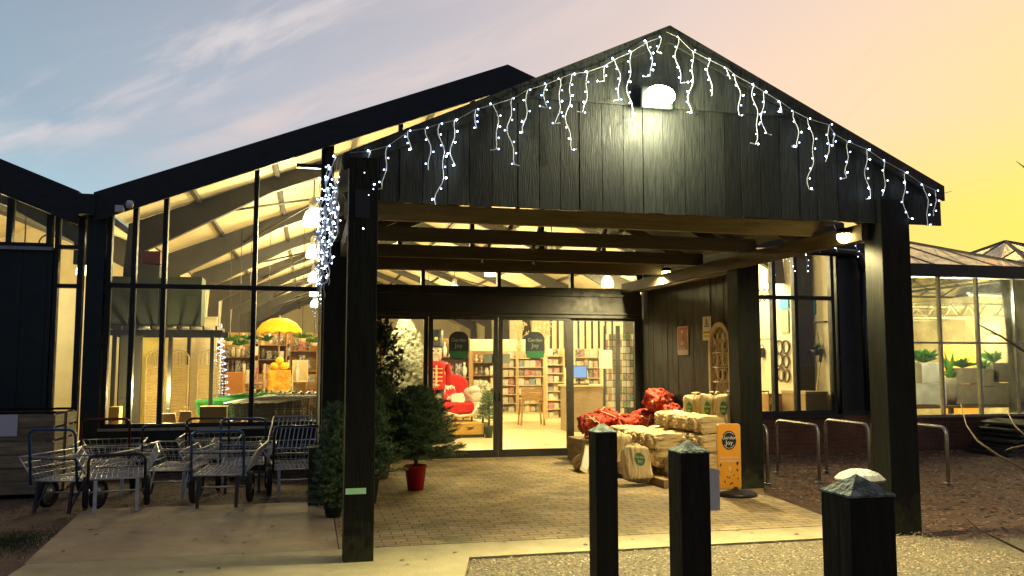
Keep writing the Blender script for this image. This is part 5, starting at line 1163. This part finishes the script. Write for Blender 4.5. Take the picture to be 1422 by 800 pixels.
def unit(name, label, cat, x0, x1, y, d, z0, z1, rows, kinds, pals, step, where, m='oak', back=True, gh_=.8, slope=0):
    t = thing(name, label, cat, ((x0+x1)/2, y+d/2, z0)); w_ = (x1-x0)/2; h = z1-z0
    for s in (-1, 1): MB().box(*sorted((s*w_, s*(w_-.025))), -d/2, d/2, 0, h).build('side_panel', m, t)
    if back: MB().box(-w_+.026, w_-.026, d/2-.02, d/2, 0, h).build('back_panel', m, t)
    rh = h/rows
    for r in range(rows): MB().box(-w_+.026, w_-.026, -d/2, d/2-.021, rh*r+.02, rh*r+.04).build('shelf', m, t)
    rn = ['bottom', 'second', 'third', 'fourth', 'fifth', 'sixth', 'seventh', 'eighth']
    for r in range(rows):
        rowname = 'top' if r == rows-1 else rn[r]
        n = max(1, int((x1-x0-.08)/step)); 
        for i in range(n):
            kd = random.choice(kinds); pl_ = random.choice(list(pals)+[0, 5, 6, 1]); o = bpy.data.objects.new(NAMES[kd][0], goods_mesh(kd, pl_)); COL.objects.link(o)
            s = min(step*.92, .9); hh_ = rh*gh_*random.uniform(.65, 1.0)
            o.location = (x0+.045+step*(i+.5), y+.06+s*.2+random.uniform(0, .02), z0+rh*r+.042); o.scale = (s*random.uniform(.75, 1), min(s, .16), hh_); o.rotation_euler = (0, 0, random.uniform(-.12, .12))
            o.scale.x = s*random.uniform(.85, 1.05)
            tag(o, '%s %s on the %s shelf of %s' % (COLN[pl_], NAMES[kd][1], rowname, where), NAMES[kd][2], '%s on the %s shelf of %s' % (NAMES[kd][1]+'s', rowname, where))
    return t
# left hall shelves
y = 20.5; unit('display_shelf', 'shelves crowded with black and white gifts left of the yellow parasol', 'shelf', X_(309, y), X_(352, y), y, .35, Z_(600, y), Z_(478, y), 6, ['toy', 'jar', 'box'], [6, 5, 6, 0, 6], .115, 'the shelves left of the parasol', 'oak')
y = 21.5; unit('display_shelf', 'tall shelves of plush and boxed gifts behind the parasol pole', 'shelf', X_(358, y), X_(398, y), y, .35, Z_(600, y), Z_(462, y), 7, ['toy', 'plant', 'vase', 'box'], [0, 2, 5, 7, 8], .14, 'the parasol pole shelves', 'oak')
y = 21.0; unit('display_shelf', 'shelves with black picture boxes right of the parasol', 'shelf', X_(402, y), X_(441, y), y, .35, Z_(600, y), Z_(462, y), 5, ['box', 'toy', 'plant', 'vase'], [6, 6, 2, 5, 4, 1], .16, 'the shelves right of the parasol', 'oak')
one('carton', 'orange brown printed carton beside the cone tree', 'box', 312, 338, 517, 560, 17.0, .4, mat('orange_carton', (.5, .2, .05), .8))
y = 17.5; unit('display_shelf', 'low open stand of bright toys in front of the dark shelves', 'shelf', X_(338, y), X_(368, y), y, .3, Z_(590, y), Z_(505, y), 3, ['toy', 'plant', 'box'], [0, 7, 8, 5], .12, 'the low bright toy stand', 'cream_paint', back=False)
t, w_, h = boxy('yellow_display', 'yellow printed display bin topped with a yellow bow', 'display', 371, 403, 514, 560, 17.2, .4, 'yellowprint')
MB().box(-w_/2, w_/2, -.2, .2, 0, h).build('bin', 'yellowprint', t); b = MB(); b.ball((-.09, 0, h+.08), .09, 6, (1.1, .6, .8)); b.ball((.09, 0, h+.08), .09, 6, (1.1, .6, .8)); b.ball((0, 0, h+.18), .08, 6); b.build('bow', 'yellow', t)
y = 18.0; unit('display_shelf', 'slim white stand of dark jars right of the yellow bin', 'shelf', X_(406, y), X_(428, y), y, .3, Z_(595, y), Z_(500, y), 3, ['jar', 'vase'], [6, 5, 4], .12, 'the slim stand right of the yellow bin', 'cream_paint')
y = 16.6; unit('display_shelf', 'oak stand with terracotta pots beside the porch column', 'shelf', X_(425, y), X_(446, y), y, .3, Z_(600, y), Z_(530, y), 2, ['vase', 'jar'], [4, 7], .11, 'the oak stand beside the porch column', 'oak')
y = 24.5; unit('display_shelf', 'far shelves of garden goods against the left wall', 'shelf', X_(330, y), X_(420, y), y, .4, .2, 2.3, 6, ['box', 'jar', 'plant', 'toy'], [0, 1, 2, 3, 4, 5, 7, 8], .22, 'the far wall shelves', 'oak')
y = 23.2; unit('display_shelf', 'long back shelves of mixed goods beyond the parasol', 'shelf', -3.0, 1.3, y, .4, .1, 2.35, 7, ['box', 'jar', 'plant', 'toy', 'vase'], [1, 2, 3, 4, 5, 6, 7, 8], .17, 'the long back shelves', 'oak')
y = 19.0; unit('display_shelf', 'mid height shelves of bright goods behind the trolley nests', 'shelf', X_(340, y), X_(442, y), y, .35, .3, Z_(520, y), 3, ['box', 'jar', 'plant', 'toy', 'vase'], [1, 2, 3, 5, 6, 7, 8], .11, 'the shelves behind the trolley nests', 'oak')
for i_, (px_, py_) in enumerate(((318, 474), (332, 480), (346, 472), (372, 474), (420, 470), (436, 476))):
    y = 19.2+.3*i_; c = P(px_, py_, 1, y); t = thing('hanging_plant', 'leafy green hanging plant, %s from the cone tree' % ['nearest', 'second', 'third', 'fourth', 'fifth', 'farthest'][i_], 'plant', c, 0, 'hanging plants above the shelves'); MB().lathe([(.05, -.08), (.09, 0), (.001, -.01)], (0, 0, 0), 10).build('pot', 'cream_paint', t); MB().tube([(0, 0, 0), (0, 0, rz_(c.x)-.25-c.z)], .006, 4).build('cord', 'dark_tube', t); leafy(t, 0, 36, .26, .03, up=.4)
for x_ in (1.5, 3.2, 4.9): lamp('door_front_fill', 'POINT', (x_, YD+.35, 2.52), 85, (1, .82, .42), radius=.12)  # added fill behind the header, brightens shop fronts and spills onto the paving
# --- behind the doors
def figure():
    y = 16.6; x = X_(604, y); z0 = .32; t = thing('nutcracker_figure', 'tall wooden nutcracker soldier with black hat and red coat', 'figure', (x, y, z0)); H_ = Z_(458, y, 600)-z0; k = H_/1.9
    def q(b, n, m): b.v = [(v[0]*k, v[1]*k, v[2]*k) for v in b.v]; return b.build(n, m, t)
    b = MB(); b.lathe([(.07, .06), (.08, .3), (.085, .55), (.1, .74)], (-.1, 0, 0), 12); b.lathe([(.07, .06), (.08, .3), (.085, .55), (.1, .74)], (.1, 0, 0), 12); q(b, 'leg', 'black_pl')
    b = MB(); b.box(-.2, -.01, -.16, .1, .0, .08); b.box(.01, .2, -.16, .1, 0, .08); q(b, 'boots', 'black_pl')
    q(MB().lathe([(.2, .72), (.21, .8), (.17, .95), (.22, 1.2), (.2, 1.27), (.07, 1.3)], (0, 0, 0), 18), 'coat', 'red_cloth')
    b = MB(); [b.tube([(s*.24, 0, 1.22), (s*.28, -.01, 1.02), (s*.26, -.05, .8)], [.07, .06, .05], 10) for s in (-1, 1)]; q(b, 'arm', 'red_cloth')
    b = MB(); [b.box(-.12, .12, -.225, -.205, z, z+.02) for z in (.88, .96, 1.04, 1.12)]; b.box(-.02, .02, -.226, -.21, .85, 1.2); q(b, 'braid', 'cream_paint')
    q(MB().lathe([(.09, 1.28), (.13, 1.33), (.135, 1.5), (.12, 1.56)], (0, 0, 0), 16), 'face', mat('face_paint', (.75, .6, .42), .5))
    b = MB(); b.box(-.05, .05, -.16, -.13, 1.24, 1.36); b.tube([(-.08, -.135, 1.41), (0, -.15, 1.43), (.08, -.135, 1.41)], .014, 5); q(b, 'beard', 'white_fur')
    b = MB(); b.ball((-.045, -.13, 1.48), .016, 5); b.ball((.045, -.13, 1.48), .016, 5); q(b, 'eyes', 'black_pl')
    q(MB().lathe([(.15, 1.55), (.15, 1.58), (.145, 1.6), (.17, 1.88), (.15, 1.9), (.001, 1.9)], (0, 0, 0), 18), 'hat', 'black_pl')
    q(MB().ball((0, -.16, 1.72), .035, 6, (1, .4, 1)), 'hat_badge', 'signyellow')
figure()
y = 18.3; cx_ = X_(640, y); pf = thing('display_platform', 'low black edged platform with a golden rug in front of the armchair', 'platform', (cx_, y, 0)); zp = .28
xa, xb = X_(600, 17.5)-cx_, X_(673, 17.5)-cx_
MB().box(xa-.3, xb, -.8, .9, 0, zp).build('deck', 'black_pl', pf); MB().box(xa-.2, xb-.02, -.82, .85, zp+.001, zp+.012).build('rug', 'rug', pf); MB().box(xa-.2, xb-.02, -.815, -.801, .07, zp).build('rug_drop', 'rug', pf)
b = MB(); b.prism([(.06, .16), (.16, .2), (.1, .21), (.2, .25), (.05, .22), (-.06, .24), (.02, .2), (-.02, .16)], 1, -.818, -.8155); b.build('rug_motif', 'walnut', pf)
ac = thing('armchair', 'armchair draped in red cloth with white trim', 'armchair', (X_(632, y)-.02, y+.1, zp+.012), .15)
MB().box(-.4, .4, -.35, .35, .14, .42).build('seat', 'red_cloth', ac, bevel=.06)
b = MB(); n = 12; prf = [(-.36, .40), (.36, .40)] + [(.43*math.cos(a), .78+.24*math.sin(a)) for a in [PI*i/n for i in range(n+1)]]; b.prism(prf, 1, .2, .38); b.build('backrest', 'red_cloth', ac, bevel=.05)
for s in (-1, 1): b = MB(); b.tube([(s*.41, -.36, .52), (s*.42, 0, .56), (s*.40, .3, .62)], [.11, .11, .1], 12); b.box(*sorted((s*.33, s*.49)), -.34, .3, .1, .52); b.build('arm', 'red_cloth' if s < 0 else 'white_fur', ac, bevel=.03)
b = MB(); b.tube([(-.45, -.37, .3), (-.3, -.40, .2), (0, -.42, .12), (.3, -.4, .14), (.48, -.37, .4)], .035, 8); b.build('fur_trim', 'white_fur', ac)
for sx in (-.33, .33):
    for sy in (-.28, .3): MB().lathe([(.02, 0), (.035, .14)], (sx, sy, 0), 8).build('leg', 'walnut', ac)
b = pillow(.34, .14, .34, 5, .03); cu = b.build('cushion', mat('cushion_print', (.75, .7, .6), .9, c2=(.55, .02, .02), sc=5, lo=.48, hi=.52)); cu.location = (ac.location.x-.12, ac.location.y-.02, ac.location.z+.60); cu.rotation_euler = (-.25, .1, .15); tag(cu, 'red and white cushion at the back of the armchair', 'cushion')
b = pillow(.30, .13, .24, 8, .03); cu = b.build('cushion', 'white_fur'); cu.location = (ac.location.x+.06, ac.location.y-.2, ac.location.z+.47); cu.rotation_euler = (-.5, -.3, 0); tag(cu, 'white fluffy cushion on the seat of the armchair', 'cushion')
b = MB().ball((0, 0, 0), .12, 8, (1.2, 1, .8)); cu = b.build('fluffy_throw', 'white_fur'); cu.location = (ac.location.x+.42, ac.location.y-.2, ac.location.z+.66); tag(cu, 'white fluffy hat lying on the right arm of the armchair', 'hat')
y = 20.0; unit('display_cabinet', 'orange oak cabinet with goods behind the armchair', 'cabinet', X_(611, y), X_(653, y), y, .4, .2, Z_(469, y, 630), 4, ['vase', 'box', 'toy'], [0, 1, 6, 5], .16, 'the armchair cabinet', 'oak')
y = 21.2; unit('display_shelf', 'crowded dark shelves behind the left sliding door', 'shelf', X_(656, y), X_(694, y), y, .4, .2, Z_(487, y, 660), 5, ['box', 'jar', 'plant', 'toy'], [0, 1, 4, 5, 6, 7], .14, 'the left door shelves', 'oak')
y = 21.8; unit('card_rack', 'wide card rack left of the door joint in the shop', 'rack', X_(697, y), X_(718, y), y, .3, Z_(578, y), Z_(487, y, 710), 7, ['card'], [0, 5, 0, 5, 1, 3, 4, 7, 8], .155, 'the left card rack', 'cream_paint', gh_=.85)
y = 21.7; unit('card_rack', 'wide middle card rack facing the right sliding door', 'rack', X_(719, y), X_(757, y), y, .3, Z_(578, y), Z_(487, y, 740), 7, ['card'], [0, 5, 0, 5, 1, 2, 3, 4, 7, 8], .155, 'the middle card rack', 'cream_paint', gh_=.85)
y = 19.7; unit('card_rack', 'nearer card rack in front at the right of the sliding door', 'rack', X_(759, y), X_(784, y), y, .3, Z_(587, y), Z_(484, y, 770), 8, ['card', 'box'], [0, 5, 0, 1, 4, 5, 7, 8], .14, 'the nearer card rack', 'cream_paint', gh_=.85)
y = 21.0; unit('card_rack', 'card rack behind the till counter', 'rack', X_(798, y), X_(834, y), y, .3, Z_(590, y), Z_(484, y, 815), 7, ['card', 'box'], [0, 1, 4, 5, 7], .12, 'the rack behind the till', 'cream_paint', gh_=.85)
y = 20.6; t = thing('wooden_stool_table', 'small slatted pine stand in front of the card racks', 'stand', (X_(738, y), y, 0)); zt = Z_(538, y, 740); w_ = (X_(754, y)-X_(722, y))/2
b = MB(); [b.box(-w_, w_, -.16, -.14, zt-.32+.1*i, zt-.32+.1*i+.09) for i in range(3)]; b.box(-w_, w_, -.13, .2, zt-.02, zt); b.build('crate_body', 'oak', t)
for sx in (-1, 1):
    for sy in (-.12, .18): MB().bar((sx*w_*.85, sy, zt-.3), (sx*w_, sy, 0), .04, .04).build('leg', 'oak', t)
t = thing('till_counter', 'wood laminate till counter behind the right side screen', 'counter', (X_(815, 18.3)+.05, 18.7, 0)); zc = 1.05
MB().box(-.45, .36, -.35, .35, 0, zc-.04).build('body', 'desk', t); MB().box(-.5, .42, -.4, .4, zc-.039, zc).build('worktop', 'cream_paint', t)
t2 = thing('computer_screen', 'computer monitor with a pale blue screen on the till counter', 'monitor', (X_(806, 18.5), 18.6, zc)); MB().box(-.19, .19, 0, .03, .14, .43).build('case', 'black_pl', t2); MB().box(-.175, .175, -.006, -.001, .16, .415).build('screen', 'screen', t2)
MB().box(-.02, .02, .0, .02, .01, .14).build('neck', 'black_pl', t2); MB().lathe([(.12, 0), (.12, .012), (.02, .02)], (0, .01, .0), 14).build('base', 'black_pl', t2)
tag(MB().box(t2.location.x-.2, t2.location.x+.15, 18.36, 18.5, zc+.001, zc+.03).build('keyboard', 'black_pl'), 'black keyboard below the computer monitor', 'keyboard')
# slanted card stands on the right
for j, (p0_, p1_, y, lab) in enumerate(((838, 855, 17.6, 'left'), (858, 880, 17.0, 'middle'), (893, 908, 16.4, 'right'))):
    x0, x1 = X_(p0_, y), X_(p1_, y); w_ = x1-x0; zt = Z_(462, y, 860); zb = Z_(566, y, 860)
    t = thing('slanted_card_stand', '%s tall slanted card stand behind the glass beside the porch wall' % lab, 'stand', ((x0+x1)/2, y, 0))
    MB().bar((-w_/2-.03, -.1, 0), (-w_/2+.16, .35, zt+.15), .05, .1).build('side_board', 'black_pl', t); MB().bar((w_/2-.03, -.1, 0), (w_/2+.16, .35, zt+.15), .05, .1).build('side_board', 'black_pl', t)
    rows = 11
    for r in range(rows):
        f = r/rows; zz = zb+(zt-zb)*f; yy = .45*f
        MB().box(-w_/2+.19*f, w_/2+.19*f-.02, yy-.01, yy+.05, zz-.012, zz).build('ledge', 'black_pl', t)
        n = max(2, int(w_/.085))
        for i in range(n):
            pl_ = random.choice((0, 5, 0, 5, 4, 8, 1, 2)); o = bpy.data.objects.new('greeting_card', goods_mesh('card', pl_)); COL.objects.link(o)
            o.location = (t.location.x-w_/2+.19*f+w_*(i+.5)/n, y+yy-.0, zz+.001); o.scale = (.075, .04, (zt-zb)/rows*.9)
            rw = ('lowest', 'second', 'third', 'fourth', 'fifth', 'sixth', 'seventh', 'eighth', 'ninth', 'tenth', 'highest')[r]; tag(o, '%s greeting card in the %s row of the %s slanted stand' % (COLN[pl_], rw, lab), 'card', 'cards in the %s row of the %s slanted stand' % (rw, lab))
# door stickers
for d, px in ((d1, 637), (d2, 743)):
    c = P(px, 480, 1, YD-.082); b = MB(); e = rrect(.33, -.23, .23, .14, 7); ce = d
    b.prism([(p[0]+c.x, p[1]+c.z) for p in e], 1, YD-.085, YD-.0805); s = b.build('round_sticker', 'signteal', d, world=True)
    b = MB(); b.prism([(c.x-.15, c.z-.09), (c.x+.15, c.z-.09), (c.x+.15, c.z-.2), (c.x-.15, c.z-.2)], 1, YD-.0865, YD-.0852); b.build('green_band', 'signgreen', s, world=True)
    for tx_, zz, sz in (('Garden', .09, .085), ('Joy', 0, .1)):
        text_mesh(tx_, sz, 'lettering', mat('sticker_ink', (.25, .3, .3), .5) if False else 'frost', s, (c.x, YD-.088, c.z+zz), (PI/2, 0, 0)).location -= parent_world(s)
c = P(841, 499, 1, YD-.01); H(MB().box(c.x-.12, c.x+.12, YD-.012, YD-.0075, c.z-.16, c.z+.16), 'glass_notice', 'frost')
# partition at the back right with dark striped cladding
pt = thing('partition_wall', 'cream partition with dark vertical battens behind the card stands', 'wall', (9.0, 24, 0)); b = MB(); b.box(-5.2, -1.9, 1.0, 1.1, 0, 2.25); b.box(-1.899, .3, 1.0, 1.1, 0, 3.0); b.build('panel', 'cream_wall', pt)
b = MB()
for i in range(10): b.box(-1.85+.22*i, -1.80+.22*i, .95, .999, 1.4, 3.0)
b.build('battens', 'black_pl', pt)
for i, (px, lab) in enumerate(((718, 'left'), (752, 'right'))):
    b = MB()
    y = 21.6; t = thing('dried_flower_vase', 'tall dried flowers on top of the %s card rack' % ('left', 'middle')[i], 'flowers', (X_(px, y)+.1, y+.2, Z_(487, y, 720)+.003)); MB().lathe([(.05, 0), (.09, .1), (.05, .22), (.06, .25), (.001, .24)], (0, 0, 0), 12).build('vase', 'cream_paint', t)
    for k in range(16):
        a = random.random()*6.28; e = random.uniform(.05, .22); p1 = Vector((e*math.cos(a), e*math.sin(a), random.uniform(.45, .75))); b.tube([(0, 0, .2), p1*.6+Vector((0, 0, .1)), p1], .005, 4)
        for _ in range(5): b.ball(p1+Vector((random.gauss(0, .03), random.gauss(0, .03), random.gauss(0, .04))), .022, 4)
    b.build('flowers', 'cream_paint', t)
# long counter island in the middle back
y = 27.5; unit('display_shelf', 'long low shelves of seasonal goods in the middle of the shop', 'shelf', 4.6, 8.8, y, .5, .1, 1.8, 5, ['box', 'toy', 'plant', 'vase'], [0, 1, 2, 4, 5, 7, 8], .26, 'the long low shelves in mid shop', 'oak')
# --- right window: things on the right wall
WX = ER+.015
def wallbox(name, label, cat, px0, px1, py0, py1, m, d=.03):
    a, c = P(px0, py1, 0, WX-d), P(px1, py0, 0, WX-d); o = MB().box(-d/2, d/2, -abs(a.y-c.y)/2, abs(a.y-c.y)/2, 0, P((px0+px1)/2, py0, 0, WX-d).z-P((px0+px1)/2, py1, 0, WX-d).z).build(name, m); o.location = (WX-d/2, (a.y+c.y)/2, P((px0+px1)/2, py1, 0, WX-d).z); return tag(o, label, cat)
wb = wallbox('price_banner', 'cream banner with grey numerals on the right wall', 'banner', 1047, 1071, 388, 470, 'cream_wall'); text_mesh('1000', .42, 'lettering', 'board_grey', wb, (-.02, 0, .9), (PI/2, 0, -PI/2))
wallbox('blue_sign', 'bright blue sign at the left behind the right window', 'sign', 1083, 1094, 414, 429, 'blue'); wallbox('blue_sign', 'bright blue sign at the right behind the right window', 'sign', 1122, 1131, 416, 437, 'blue')
wallbox('poster', 'pale poster with a dark mark below the left blue sign', 'poster', 1083, 1094, 431, 462, 'frost')
for i, (px, py, r_) in enumerate(((1082, 482, .13), (1091, 482, .13), (1082, 500, .13), (1091, 502, .12), (1084, 520, .13), (1092, 522, .12))):
    c = P(px, py, 0, WX-.03); o = MB().tube([(0, r_*math.cos(a), r_*math.sin(a)) for a in [i_*PI/8 for i_ in range(17)]], .022, 6, cap=False).build('wreath', 'walnut'); o.location = c
    tag(o, 'dark ring wreath in the %s row, %s one, on the right wall' % (('top', 'middle', 'bottom')[i//2], ('left', 'right')[i % 2]), 'wreath', 'ring wreaths on the right wall')
c = P(1055, 490, 0, WX-.1); t = thing('wall_lantern', 'small dark lantern on the right wall beneath the banner', 'lantern', c); MB().box(-.08, .08, -.08, .08, -.1, .1).build('body', 'black_pl', t, bevel=.01); MB().tube([(0, 0, .1), (.06, 0, .18), (.1, 0, .1)], .01, 5).build('bracket', 'black_pl', t)
c = P(1134, 485, 0, WX-.1); t = thing('hanging_basket', 'dark hanging basket on the right wall near the window corner', 'basket', c); MB().lathe([(.03, -.12), (.1, -.08), (.13, 0), (.001, -.02)], (0, 0, 0), 12).build('bowl', 'black_pl', t); MB().tube([(0, -.12, 0), (0, 0, .5), (0, .12, 0)], .006, 4).build('chain', 'black_pl', t); MB().box(-.02, .05, -.3, .3, .5, .52).build('bracket', 'walnut', t); leafy(t, .0, 20, .14, .02, up=.6)
t = thing('broom', 'broom leaning on the right wall by the window corner', 'broom', P(1127, 600, 1, 14.15)); e = P(1140, 492, 1, 14.2)-t.location; MB().tube([(0, 0, 0), e*.9], .014, 6).build('handle', 'cream_paint', t); MB().tube([e*.9, e], .03, 8).build('grip', 'black_pl', t)
c = P(1145, 560, 0, WX-.25); t = thing('storage_box', 'tan storage box in the corner behind the right window', 'box', (9.05, 14.35, .22)); MB().box(-.22, .22, -.4, .4, 0, .75).build('body', 'carton', t, bevel=.01); MB().box(-.23, .23, -.42, .42, .751, .80).build('lid', 'kraft', t)
cc0 = MB()
for i, px in enumerate((1052, 1064)):
    c = P(px, 560, 0, 8.7 if i else 8.2); t = thing('metal_chair', ('dark metal chair at the left edge of the right window', 'dark metal chair next to it behind the right window')[i], 'chair', (c.x, c.y, 0)); MB().box(-.2, .2, -.2, .2, .48, .5).build('seat', 'black_pl', t); b = MB(); [b.tube([(-.19+.095*k, .2, .5), (-.19+.095*k, .24, .98)], .01, 5) for k in range(5)]; b.tube([(-.2, .24, .98), (.2, .24, .98)], .014, 6); b.build('backrest', 'black_pl', t)
    for sx in (-.18, .18):
        for sy in (-.18, .18): MB().tube([(sx, sy, .48), (sx*1.1, sy*1.1, 0)], .012, 6).build('leg', 'black_pl', t)
c0 = P(1090, 560, 0, 8.9); unit('display_shelf', 'low oak stand with colourful goods under the wreaths', 'shelf', c0.x-.4, c0.x+.35, c0.y-.1, .3, .2, .95, 2, ['toy', 'plant', 'box', 'vase'], [1, 2, 4, 7, 5], .13, 'the oak stand under the wreaths', 'oak')
ox = P(1108, 400, 0, ER-.3); H(MB().box(ER-.34, ER-.02, ox.y-.05, ox.y+.1, 0, 3.7), 'column', 'grey_steel')
# ------------------------------------------------------------------ render settings
vs_ = S.view_settings; vs_.view_transform = 'Standard'; vs_.look = 'None'; vs_.exposure = .34; vs_.gamma = 1; vs_.use_curve_mapping = False
S.render.engine = 'CYCLES'; S.cycles.use_denoising = True; S.cycles.max_bounces = 8; S.cycles.transparent_max_bounces = 12; S.cycles.sample_clamp_indirect = 6; S.cycles.use_light_tree = True
S.cycles.caustics_reflective = False; S.cycles.caustics_refractive = False
